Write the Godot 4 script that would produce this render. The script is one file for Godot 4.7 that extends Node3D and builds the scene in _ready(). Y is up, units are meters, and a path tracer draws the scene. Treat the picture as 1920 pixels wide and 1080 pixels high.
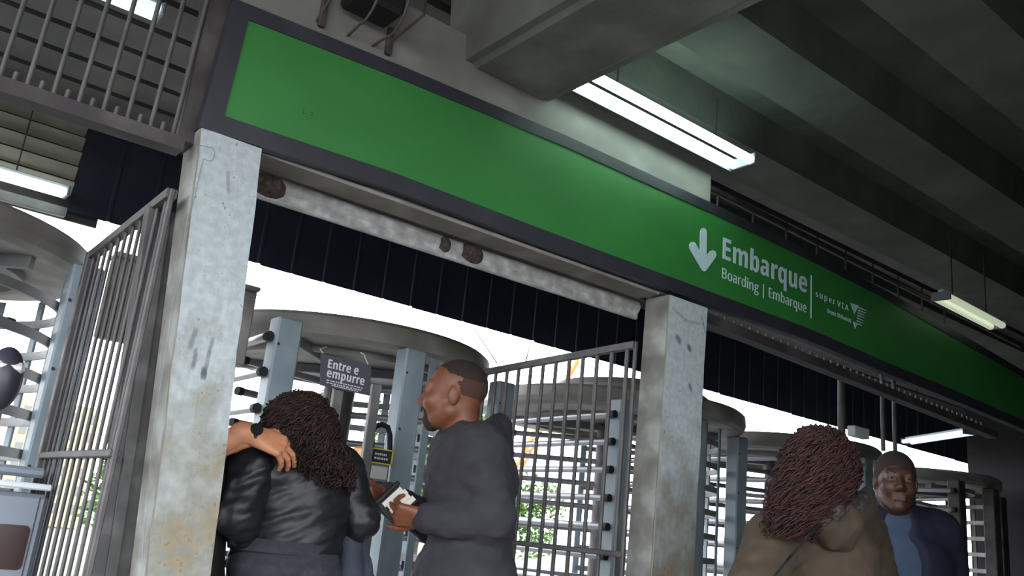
extends Node3D
# Station entrance: portal of two painted concrete pillars under a long green sign, full-height turnstiles behind.
# World: x along the portal, y up, z towards the camera; the portal's front face is z = 0. Metres.

const EYE := Vector3(0, 1.18, 2.3)
const FOCAL := 1640.3            # focal length in pixels of the 1920 x 1080 frame
var cam_basis := Basis(Vector3(0.77563982, 0.09745229, 0.62360719), Vector3(-0.24407048, 0.95745971, 0.1539497), Vector3(-0.582076, -0.27161362, 0.7664291))
var taken := {}
var M := {}
var rng := RandomNumberGenerator.new()

func _ready() -> void:
	rng.seed = 7
	stage()
	materials()
	shell()
	portal()
	sign_board()
	grilles()
	hall_ceiling()
	platform_roof()
	turnstiles()
	fences()
	small_things()
	background()
	people()

# ---------------------------------------------------------------- camera, sky, light, exposure
func stage() -> void:
	var cam := Camera3D.new()
	cam.name = "camera"
	cam.fov = rad_to_deg(2.0 * atan(540.0 / FOCAL))
	cam.near = 0.05
	cam.far = 400.0
	cam.transform = Transform3D(cam_basis.orthonormalized(), EYE)
	add_child(cam)
	cam.current = true
	var e := Environment.new()
	e.background_mode = Environment.BG_SKY
	var sk := ProceduralSkyMaterial.new()
	sk.sky_top_color = Color(0.90, 0.93, 0.97)
	sk.sky_horizon_color = Color(0.97, 0.98, 1.0)
	sk.sky_curve = 0.3
	sk.ground_bottom_color = Color(0.2, 0.2, 0.2)
	sk.ground_horizon_color = Color(0.4, 0.4, 0.4)
	sk.sky_energy_multiplier = SKY
	var s := Sky.new()
	s.sky_material = sk
	e.sky = s
	e.tonemap_mode = Environment.TONE_MAPPER_LINEAR
	e.tonemap_exposure = 1.0
	e.sdfgi_enabled = true
	e.ssao_enabled = true
	e.ssil_enabled = true
	var we := WorldEnvironment.new()
	we.name = "world_environment"
	we.environment = e
	add_child(we)

const SKY := 2.55

# a pixel of the frame on the upright plane at depth z, as a point in the world
func at(px: float, py: float, z := 0.0) -> Vector3:
	var d := cam_basis * Vector3((px - 960.0) / FOCAL, -(py - 540.0) / FOCAL, -1.0)
	return EYE + d * ((z - EYE.z) / d.z)

# ---------------------------------------------------------------- naming
func add(o: Node3D, parent: Node = null) -> Node3D:
	var n := str(o.name)
	if parent == null:
		var k: int = taken.get(n, -1) + 1
		taken[n] = k
		if k > 0:
			o.name = "%s_%03d" % [n, k]
		add_child(o)
	else:
		var key := str(parent.get_instance_id()) + n
		var k2: int = taken.get(key, -1) + 1
		taken[key] = k2
		if k2 > 0:
			o.name = "%s_%03d" % [n, k2]
		parent.add_child(o, true)
	return o

func thing(called: String, label: String, category: String, pos := Vector3.ZERO, yaw := 0.0, group := "") -> Node3D:
	var o := Node3D.new()
	o.name = called
	o.position = pos
	o.rotation.y = yaw
	o.set_meta("label", label)
	o.set_meta("category", category)
	if group:
		o.set_meta("group", group)
	add(o)
	return o

func put(called: String, mesh: Mesh, m: Material, parent: Node = null, xf := Transform3D()) -> MeshInstance3D:
	var o := MeshInstance3D.new()
	o.name = called
	o.mesh = mesh
	o.material_override = m
	o.transform = xf
	add(o, parent)
	return o

func struct(called: String, mesh: Mesh, m: Material, parent: Node = null) -> MeshInstance3D:
	var o := put(called, mesh, m, parent)
	if parent == null:
		o.set_meta("kind", "structure")
	return o

func tag(o: Node3D, label: String, category: String, group := "") -> Node3D:
	o.set_meta("label", label)
	o.set_meta("category", category)
	if group:
		o.set_meta("group", group)
	return o

# ---------------------------------------------------------------- mesh maker
class MB:
	var v := PackedVector3Array()
	var n := PackedVector3Array()
	var uv := PackedVector2Array()
	var ix := PackedInt32Array()

	func tri(a: Vector3, b: Vector3, c: Vector3) -> void:   # counter-clockwise seen from outside
		var nn := (b - a).cross(c - a).normalized()
		var s := v.size()
		for p in [a, b, c]:
			v.append(p); n.append(nn); uv.append(Vector2(p.x, p.y))
		ix.append_array(PackedInt32Array([s, s + 2, s + 1]))

	func quad(a: Vector3, b: Vector3, c: Vector3, d: Vector3, ua := Vector2(0, 1), ub := Vector2(1, 1), uc := Vector2(1, 0), ud := Vector2(0, 0)) -> void:
		var nn := (c - a).cross(d - b).normalized()
		var s := v.size()
		v.append_array(PackedVector3Array([a, b, c, d]))
		n.append_array(PackedVector3Array([nn, nn, nn, nn]))
		uv.append_array(PackedVector2Array([ua, ub, uc, ud]))
		ix.append_array(PackedInt32Array([s, s + 2, s + 1, s, s + 3, s + 2]))

	# eight corners: bottom 0-3 then top 4-7, each counter-clockwise seen from above
	func hexa(p: Array) -> void:
		quad(p[0], p[3], p[2], p[1])
		quad(p[4], p[5], p[6], p[7])
		for i in 4:
			var j := (i + 1) % 4
			quad(p[i], p[j], p[j + 4], p[i + 4])

	func box(c: Vector3, s: Vector3, b := Basis()) -> void:
		var h := s * 0.5
		var q := []
		for y in [-h.y, h.y]:
			for k in [[-1, 1], [1, 1], [1, -1], [-1, -1]]:
				q.append(c + b * Vector3(k[0] * h.x, y, k[1] * h.z))
		hexa(q)

	# box with chamfered edges
	func cbox(c: Vector3, s: Vector3, r := 0.004, b := Basis()) -> void:
		var h := s * 0.5
		var P := func(ix_: int, sx: float, sy: float, sz: float) -> Vector3:
			var q := Vector3(sx * (h.x - (0.0 if ix_ == 0 else r)), sy * (h.y - (0.0 if ix_ == 1 else r)), sz * (h.z - (0.0 if ix_ == 2 else r)))
			return c + b * q
		for s1 in [-1.0, 1.0]:
			face([P.call(0, s1, -1, -1), P.call(0, s1, 1, -1), P.call(0, s1, 1, 1), P.call(0, s1, -1, 1)], b * Vector3(s1, 0, 0))
			face([P.call(1, -1, s1, -1), P.call(1, 1, s1, -1), P.call(1, 1, s1, 1), P.call(1, -1, s1, 1)], b * Vector3(0, s1, 0))
			face([P.call(2, -1, -1, s1), P.call(2, 1, -1, s1), P.call(2, 1, 1, s1), P.call(2, -1, 1, s1)], b * Vector3(0, 0, s1))
			for s2 in [-1.0, 1.0]:
				face([P.call(0, s1, s2, -1), P.call(0, s1, s2, 1), P.call(1, s1, s2, 1), P.call(1, s1, s2, -1)], b * Vector3(s1, s2, 0))
				face([P.call(0, s1, -1, s2), P.call(0, s1, 1, s2), P.call(2, s1, 1, s2), P.call(2, s1, -1, s2)], b * Vector3(s1, 0, s2))
				face([P.call(1, -1, s1, s2), P.call(1, 1, s1, s2), P.call(2, 1, s1, s2), P.call(2, -1, s1, s2)], b * Vector3(0, s1, s2))
				for s3 in [-1.0, 1.0]:
					face([P.call(0, s1, s2, s3), P.call(1, s1, s2, s3), P.call(2, s1, s2, s3)], b * Vector3(s1, s2, s3))

	func face(p: Array, out: Vector3) -> void:   # flat polygon turned to look outwards
		if (p[1] - p[0]).cross(p[2] - p[0]).dot(out) < 0.0:
			p.reverse()
		if p.size() == 3:
			tri(p[0], p[1], p[2])
		else:
			quad(p[0], p[1], p[2], p[3])

	func tube(pts: Array, r: float, sides := 8, r_end := -1.0, caps := true) -> void:
		var e := r if r_end < 0.0 else r_end
		var up := Vector3(0.31, 0.83, 0.46)
		var s0 := v.size()
		var m := pts.size()
		for i in m:
			var t: Vector3 = ((pts[mini(i + 1, m - 1)] as Vector3) - (pts[maxi(i - 1, 0)] as Vector3)).normalized()
			var x := up.cross(t).normalized()
			var y := t.cross(x)
			up = y if absf(y.dot(t)) < 0.5 else up
			var rr := lerpf(r, e, float(i) / float(m - 1))
			for k in sides:
				var a := TAU * k / sides
				var d := x * cos(a) + y * sin(a)
				v.append((pts[i] as Vector3) + d * rr)
				n.append(d)
				uv.append(Vector2(float(k) / sides, i))
		for i in m - 1:
			for k in sides:
				var a0 := s0 + i * sides + k
				var a1 := s0 + i * sides + (k + 1) % sides
				ix.append_array(PackedInt32Array([a0, a1 + sides, a1, a0, a0 + sides, a1 + sides]))
		if caps:
			for q in [0, m - 1]:
				var c: Vector3 = pts[q]
				var o: Vector3 = c - (pts[1 if q == 0 else m - 2] as Vector3)
				for k in sides:
					face([c, v[s0 + q * sides + k], v[s0 + q * sides + (k + 1) % sides]], o)

	# profile: Vector2(radius, height), drawn round the upright axis through c; from outside bottom upwards
	func lathe(c: Vector3, prof: Array, sides := 32, from := 0.0, to := TAU) -> void:
		for j in prof.size() - 1:
			var p: Vector2 = prof[j]
			var q: Vector2 = prof[j + 1]
			var dn := Vector2(q.y - p.y, p.x - q.x).normalized()
			var s := v.size()
			for k in sides + 1:
				var a := lerpf(from, to, float(k) / sides)
				var d := Vector3(sin(a), 0, cos(a))
				v.append(c + d * p.x + Vector3(0, p.y, 0))
				v.append(c + d * q.x + Vector3(0, q.y, 0))
				var nn := d * dn.x + Vector3(0, dn.y, 0)
				n.append(nn); n.append(nn)
				uv.append(Vector2(float(k) / sides, p.y)); uv.append(Vector2(float(k) / sides, q.y))
			for k in sides:
				var i := s + k * 2
				ix.append_array(PackedInt32Array([i, i + 3, i + 2, i, i + 1, i + 3]))

	# slab standing between two polylines (lower and upper edge), from depth z0 (back) to z1 (front)
	func ribbon(lo: Array, hi: Array, z0: float, z1: float) -> void:
		var f := Vector3(0, 0, 1)
		for i in lo.size() - 1:
			var q := []
			for p in [lo[i], lo[i + 1], hi[i + 1], hi[i]]:
				q.append(Vector3(p.x, p.y, z1))
			for p in [lo[i], lo[i + 1], hi[i + 1], hi[i]]:
				q.append(Vector3(p.x, p.y, z0))
			face([q[0], q[1], q[2], q[3]], f)
			face([q[4], q[5], q[6], q[7]], -f)
			face([q[0], q[1], q[5], q[4]], Vector3.DOWN)
			face([q[3], q[2], q[6], q[7]], Vector3.UP)
			if i == 0:
				face([q[0], q[3], q[7], q[4]], Vector3.LEFT)
			if i == lo.size() - 2:
				face([q[1], q[2], q[6], q[5]], Vector3.RIGHT)

	# flat outline in x/y pushed from z0 to z1
	func slab(outline: PackedVector2Array, z0: float, z1: float) -> void:
		var t := Geometry2D.triangulate_polygon(outline)
		for i in range(0, t.size(), 3):
			var a := outline[t[i]]
			var b := outline[t[i + 1]]
			var c := outline[t[i + 2]]
			face([Vector3(a.x, a.y, z1), Vector3(b.x, b.y, z1), Vector3(c.x, c.y, z1)], Vector3(0, 0, 1))
			face([Vector3(a.x, a.y, z0), Vector3(b.x, b.y, z0), Vector3(c.x, c.y, z0)], Vector3(0, 0, -1))
		var cw := Geometry2D.is_polygon_clockwise(outline)
		for i in outline.size():
			var p := outline[i]
			var q := outline[(i + 1) % outline.size()]
			var o := Vector3(q.y - p.y, p.x - q.x, 0) * (-1.0 if cw else 1.0)
			face([Vector3(p.x, p.y, z0), Vector3(q.x, q.y, z0), Vector3(q.x, q.y, z1), Vector3(p.x, p.y, z1)], o)

	# outline in (z, y) drawn along x from x0 to x1
	func along_x(prof: Array, x0: float, x1: float, closed := false) -> void:
		var m := prof.size()
		for i in (m if closed else m - 1):
			var p: Vector2 = prof[i]
			var q: Vector2 = prof[(i + 1) % m]
			quad(Vector3(x0, p.y, p.x), Vector3(x1, p.y, p.x), Vector3(x1, q.y, q.x), Vector3(x0, q.y, q.x))

	func ball(c: Vector3, r: Vector3, rings := 10, sides := 16) -> void:
		var s := v.size()
		for i in rings + 1:
			var b := PI * i / rings
			for k in sides + 1:
				var a := TAU * k / sides
				var d := Vector3(sin(b) * sin(a), cos(b), sin(b) * cos(a))
				v.append(c + d * r); n.append((d / r).normalized()); uv.append(Vector2(float(k) / sides, float(i) / rings))
		for i in rings:
			for k in sides:
				var q := s + i * (sides + 1) + k
				ix.append_array(PackedInt32Array([q, q + sides + 2, q + sides + 1, q, q + 1, q + sides + 2]))

	func done() -> ArrayMesh:
		var a := []
		a.resize(Mesh.ARRAY_MAX)
		a[Mesh.ARRAY_VERTEX] = v
		a[Mesh.ARRAY_NORMAL] = n
		a[Mesh.ARRAY_TEX_UV] = uv
		a[Mesh.ARRAY_INDEX] = ix
		var m := ArrayMesh.new()
		m.add_surface_from_arrays(Mesh.PRIMITIVE_TRIANGLES, a)
		return m

func bar(a: Vector3, b: Vector3, r: float, sides := 8) -> ArrayMesh:
	var mb := MB.new()
	mb.tube([a, b], r, sides)
	return mb.done()

func boxm(c: Vector3, s: Vector3, r := 0.004) -> ArrayMesh:
	var mb := MB.new()
	if r > 0.0:
		mb.cbox(c, s, r)
	else:
		mb.box(c, s)
	return mb.done()

# ---------------------------------------------------------------- materials
func noise_tex(seed_: int, freq: float, colors: Array, offsets: Array, size := 256, bump := false) -> NoiseTexture2D:
	var f := FastNoiseLite.new()
	f.seed = seed_
	f.frequency = freq
	f.fractal_octaves = 5
	f.noise_type = FastNoiseLite.TYPE_SIMPLEX_SMOOTH
	var t := NoiseTexture2D.new()
	t.width = size
	t.height = size
	t.seamless = true
	t.noise = f
	if bump:
		t.as_normal_map = true
		t.bump_strength = 3.0
		return t
	var g := Gradient.new()
	g.offsets = PackedFloat32Array(offsets)
	g.colors = PackedColorArray(colors)
	t.color_ramp = g
	return t

func mottled(called: String, a: Color, b: Color, scale := 1.0, rough := 0.8, metal := 0.0, bump := 0.0, freq := 0.012) -> StandardMaterial3D:
	var m := StandardMaterial3D.new()
	m.resource_name = called
	m.albedo_texture = noise_tex(called.hash() % 1000, freq, [a, a.lerp(b, 0.35), b], [0.2, 0.5, 0.85])
	m.uv1_triplanar = true
	m.uv1_world_triplanar = true
	m.uv1_scale = Vector3.ONE * scale
	m.roughness = rough
	m.metallic = metal
	if bump > 0.0:
		m.normal_enabled = true
		m.normal_texture = noise_tex(called.hash() % 777, 0.03, [], [], 256, true)
		m.normal_scale = bump
	M[called] = m
	return m

func plain(called: String, c: Color, rough := 0.7, metal := 0.0) -> StandardMaterial3D:
	var m := StandardMaterial3D.new()
	m.resource_name = called
	m.albedo_color = c
	m.roughness = rough
	m.metallic = metal
	M[called] = m
	return m

func materials() -> void:
	mottled("column_grey", Color(0.26, 0.255, 0.25), Color(0.36, 0.355, 0.35), 2.5, 0.8)
	mottled("concrete_beam", Color(0.38, 0.38, 0.35), Color(0.49, 0.49, 0.455), 0.8, 0.9, 0.0, 0.4)
	mottled("ceiling_concrete", Color(0.31, 0.325, 0.30), Color(0.39, 0.405, 0.37), 0.6, 0.9, 0.0, 0.3)
	mottled("wall_paint", Color(0.47, 0.46, 0.44), Color(0.56, 0.55, 0.53), 0.9, 0.85)
	mottled("pillar_side_paint", Color(0.42, 0.41, 0.38), Color(0.58, 0.59, 0.57), 1.6, 0.9, 0.0, 0.6)
	mottled("soffit_paint", Color(0.48, 0.46, 0.43), Color(0.58, 0.56, 0.53), 1.2, 0.9)
	mottled("sign_green", Color(0.18, 0.45, 0.20), Color(0.195, 0.48, 0.215), 0.6, 0.45)
	mottled("sign_frame", Color(0.15, 0.15, 0.18), Color(0.19, 0.19, 0.22), 1.2, 0.5)
	plain("lettering", Color(0.72, 0.80, 0.82), 0.55)
	mottled("blue_grey_paint", Color(0.48, 0.535, 0.565), Color(0.55, 0.60, 0.63), 1.2, 0.5)
	mottled("grey_paint", Color(0.40, 0.40, 0.40), Color(0.52, 0.52, 0.51), 1.5, 0.5)
	mottled("canopy_grey", Color(0.47, 0.455, 0.43), Color(0.60, 0.585, 0.56), 1.0, 0.6)
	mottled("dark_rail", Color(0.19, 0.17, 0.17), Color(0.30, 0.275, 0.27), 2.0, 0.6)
	mottled("grille_bar", Color(0.25, 0.24, 0.24), Color(0.34, 0.33, 0.32), 2.0, 0.55)
	plain("steel", Color(0.52, 0.52, 0.54), 0.36, 0.6)
	plain("black_rubber", Color(0.05, 0.05, 0.06), 0.7)
	mottled("navy_sheet", Color(0.11, 0.125, 0.185), Color(0.15, 0.165, 0.22), 0.7, 0.45, 0.1)
	mottled("slat_paint", Color(0.48, 0.465, 0.42), Color(0.58, 0.565, 0.51), 0.9, 0.7)
	mottled("roof_sheet", Color(0.22, 0.21, 0.21), Color(0.31, 0.30, 0.285), 0.7, 0.6)
	mottled("peeling_tube", Color(0.50, 0.49, 0.47), Color(0.70, 0.71, 0.71), 2.0, 0.7, 0.0, 0.5, 0.02)
	mottled("rust", Color(0.15, 0.115, 0.10), Color(0.33, 0.28, 0.25), 6.0, 0.95, 0.0, 0.8, 0.03)
	mottled("floor_tile", Color(0.44, 0.435, 0.42), Color(0.54, 0.53, 0.51), 0.5, 0.6)
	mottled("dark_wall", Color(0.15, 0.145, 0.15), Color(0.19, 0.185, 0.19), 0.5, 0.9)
	plain("black_box", Color(0.075, 0.07, 0.075), 0.6)
	mottled("brown_wire", Color(0.25, 0.21, 0.20), Color(0.36, 0.31, 0.29), 4.0, 0.7)
	plain("lamp_body", Color(0.78, 0.80, 0.80), 0.5)
	plain("plate_grey", Color(0.30, 0.30, 0.34), 0.5)
	plain("white_print", Color(0.86, 0.86, 0.88), 0.6)
	plain("yellow_plastic", Color(0.92, 0.62, 0.05), 0.45)
	plain("device_grey", Color(0.45, 0.48, 0.52), 0.45)
	plain("device_dark", Color(0.20, 0.20, 0.24), 0.4)
	plain("device_screen", Color(0.80, 0.80, 0.78), 0.3)
	plain("brown_window", Color(0.20, 0.13, 0.12), 0.2)
	mottled("ground_earth", Color(0.30, 0.31, 0.26), Color(0.40, 0.40, 0.34), 0.1, 0.95)
	plain("bark", Color(0.22, 0.17, 0.12), 0.9)
	plain("far_wall", Color(0.62, 0.59, 0.46), 0.9)
	plain("far_window", Color(0.40, 0.40, 0.38), 0.5)
	plain("crane_orange", Color(0.80, 0.40, 0.16), 0.6)
	var leaf := plain("leaf", Color(0.25, 0.38, 0.13), 0.6)
	leaf.backlight_enabled = true
	leaf.backlight = Color(0.20, 0.29, 0.09)
	var tube := plain("tube_glow", Color(1, 1, 1), 0.4)
	tube.emission_enabled = true
	tube.emission = Color(0.86, 1.0, 0.95)
	tube.emission_energy_multiplier = 9.0
	var tube4 := plain("left_tube_glow", Color(1, 1, 1), 0.4)
	tube4.emission_enabled = true
	tube4.emission = Color(0.92, 1.0, 0.97)
	tube4.emission_energy_multiplier = 2.4
	var tube2 := plain("dim_tube_glow", Color(1, 1, 1), 0.4)
	tube2.emission_enabled = true
	tube2.emission = Color(0.82, 0.92, 1.0)
	tube2.emission_energy_multiplier = 1.0
	var tube3 := plain("far_tube_glow", Color(1, 1, 1), 0.4)
	tube3.emission_enabled = true
	tube3.emission = Color(0.95, 1.0, 0.85)
	tube3.emission_energy_multiplier = 0.45
	# people
	mottled("skin_man", Color(0.42, 0.25, 0.17), Color(0.47, 0.28, 0.19), 6.0, 0.5)
	mottled("skin_light", Color(0.74, 0.50, 0.36), Color(0.79, 0.55, 0.41), 6.0, 0.5)
	mottled("skin_brown", Color(0.26, 0.155, 0.115), Color(0.31, 0.185, 0.135), 6.0, 0.5)
	mottled("hoodie_cloth", Color(0.17, 0.165, 0.185), Color(0.205, 0.20, 0.22), 5.0, 0.95)
	var leather := mottled("black_leather", Color(0.095, 0.10, 0.115), Color(0.13, 0.135, 0.15), 8.0, 0.46)
	leather.metallic_specular = 0.45
	mottled("dark_denim", Color(0.16, 0.16, 0.19), Color(0.22, 0.22, 0.25), 9.0, 0.9)
	mottled("curly_dark_hair", Color(0.10, 0.052, 0.045), Color(0.24, 0.105, 0.075), 10.0, 0.7)
	mottled("red_hair", Color(0.14, 0.045, 0.04), Color(0.24, 0.075, 0.055), 10.0, 0.7)  # red kept extra dark, standing in for shade on the right
	plain("short_black_hair", Color(0.14, 0.105, 0.085), 0.9)
	plain("dark_faded_hair", Color(0.17, 0.115, 0.09), 0.9)
	plain("faded_hair", Color(0.25, 0.165, 0.125), 0.9)
	mottled("beige_cloth", Color(0.245, 0.205, 0.16), Color(0.295, 0.245, 0.19), 5.0, 0.95)  # beige darkened so the colour carries the shade on the right
	mottled("fur_trim", Color(0.15, 0.13, 0.12), Color(0.34, 0.31, 0.28), 14.0, 0.95)
	plain("strap_black", Color(0.06, 0.055, 0.055), 0.6)
	mottled("navy_jacket", Color(0.07, 0.09, 0.17), Color(0.10, 0.12, 0.21), 5.0, 0.8)
	mottled("pale_blue_cloth", Color(0.22, 0.28, 0.37), Color(0.27, 0.33, 0.42), 5.0, 0.9)  # pale blue lowered in tone in place of far-right shade
	plain("eye_white", Color(0.45, 0.42, 0.39), 0.2)
	plain("iris_dark", Color(0.06, 0.04, 0.03), 0.2)
	plain("card_white", Color(0.78, 0.76, 0.72), 0.35)
	plain("shoe_dark", Color(0.10, 0.10, 0.11), 0.6)

# ---------------------------------------------------------------- room shell
func shell() -> void:
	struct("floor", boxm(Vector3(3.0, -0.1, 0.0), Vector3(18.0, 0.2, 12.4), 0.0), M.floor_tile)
	# an added wall out of view shades the right; daylight enters from left and rear left
	var wr := MB.new()          # made-up light blocker, oblique from behind the viewer to the portal's far end
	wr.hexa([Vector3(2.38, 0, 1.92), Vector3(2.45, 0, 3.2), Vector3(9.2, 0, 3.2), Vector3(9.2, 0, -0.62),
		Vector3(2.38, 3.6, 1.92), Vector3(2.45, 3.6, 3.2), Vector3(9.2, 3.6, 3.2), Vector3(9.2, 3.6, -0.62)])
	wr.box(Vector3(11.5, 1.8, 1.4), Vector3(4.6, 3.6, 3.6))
	struct("blocker_wall_right", wr.done(), M.dark_wall)
	struct("blocker_wall_far", boxm(Vector3(13.7, 1.8, -1.3), Vector3(0.2, 3.6, 2.2), 0.0), M.dark_wall)  # unseen wall added to keep side daylight off the navy sheets
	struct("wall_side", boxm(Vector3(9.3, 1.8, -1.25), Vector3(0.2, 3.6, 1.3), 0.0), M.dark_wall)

func pillar_face(seed_: int, x0: float, w: float, y1: float, h: float, marks: Array) -> StandardMaterial3D:
	var f := FastNoiseLite.new()
	f.seed = seed_
	f.frequency = 0.012
	f.fractal_octaves = 5
	var g := FastNoiseLite.new()
	g.seed = seed_ + 5
	g.frequency = 0.06
	g.fractal_octaves = 4
	var W := 160
	var H := 1000
	var im := Image.create(W, H, false, Image.FORMAT_RGB8)
	var paint := Color(0.645, 0.675, 0.68)
	var bare := Color(0.50, 0.495, 0.455)
	var brown := Color(0.52, 0.455, 0.35)
	var dark := Color(0.33, 0.34, 0.35)
	for y in H:
		var t := float(y) / H * h          # metres below the top
		for x in W:
			var a := f.get_noise_2d(x, y)
			var b := g.get_noise_2d(x, y)
			var wear := clampf((t - 0.45) * 1.9 + a * 0.7 - 0.1, 0.0, 1.0)
			var c := paint.lerp(bare, wear * 0.92)
			var st := clampf((t - 0.62) * 2.0, 0.0, 1.0) * clampf(a * 2.6 - 0.1 + b * 0.9, 0.0, 1.0)
			c = c.lerp(brown, st * 0.75)
			c = c * (1.0 + b * 0.10)
			if b > 0.50 and a > 0.12:
				c = c.lerp(dark, 0.5)
			if absf(b) < 0.012 and absf(a - 0.1) < 0.06:
				c = c.lerp(dark, 0.45)
			im.set_pixel(x, y, c)
	for k in marks:                        # scuffs and chips: from, to (0-1 across, metres down), width, strength
		var p := Vector2(k[0] * W, k[1] / h * H)
		var q := Vector2(k[2] * W, k[3] / h * H)
		for i in 40:
			var c2 := p.lerp(q, i / 39.0)
			var r: float = k[4] * (0.7 + 0.6 * absf(g.get_noise_2d(i * 9.0, seed_)))
			for dy in range(-int(r * 1.3), int(r * 1.3) + 1):
				for dx in range(-int(r), int(r) + 1):
					var px := int(c2.x) + dx
					var py := int(c2.y) + dy
					if px >= 0 and py >= 0 and px < W and py < H:
						im.set_pixel(px, py, im.get_pixel(px, py).lerp(dark, k[5] * 0.10))
	var m := StandardMaterial3D.new()
	m.resource_name = "pillar_face"
	m.albedo_texture = ImageTexture.create_from_image(im)
	m.uv1_scale = Vector3(1.0 / w, -1.0 / h, 1)
	m.uv1_offset = Vector3(-x0 / w, y1 / h, 0)
	m.roughness = 0.85
	m.normal_enabled = true
	m.normal_texture = noise_tex(seed_ + 20, 0.05, [], [], 256, true)
	m.normal_scale = 0.25
	return m

# pillar with its front corners at x (top left, top right, bottom left, bottom right) and a worn, slightly uneven arris
func pillar(label: String, x: Array, depth: float, face: Material, seed_: int) -> Node3D:
	var o := thing("concrete_pillar", label, "pillar", Vector3((x[2] + x[3]) * 0.5, 0, -depth * 0.5), 0.0, "concrete pillars under the green sign")
	var off := -o.position
	var r := RandomNumberGenerator.new()
	r.seed = seed_
	var top := 2.17
	var left := []
	var right := []
	var steps := 26
	for i in steps + 1:
		var t := float(i) / steps
		left.append(Vector2(lerpf(x[2], x[0], t) + r.randf_range(0.0, 0.006), top * t))
		right.append(Vector2(lerpf(x[3], x[1], t) - r.randf_range(0.0, 0.005), top * t))
	var mb := MB.new()
	mb.hexa([Vector3(x[2], 0, -0.006), Vector3(x[3], 0, -0.006), Vector3(x[3], 0, -depth), Vector3(x[2], 0, -depth),
		Vector3(x[0], top, -0.006), Vector3(x[1], top, -0.006), Vector3(x[1], top, -depth), Vector3(x[0], top, -depth)])
	put("pillar_body", mb.done(), M.pillar_side_paint, o, Transform3D(Basis(), off))
	var outline := PackedVector2Array(left)
	right.reverse()
	outline.append_array(PackedVector2Array(right))
	var mf := MB.new()
	mf.slab(outline, -0.0065, 0.0)
	put("painted_face", mf.done(), face, o, Transform3D(Basis(), off))
	return o

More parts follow.
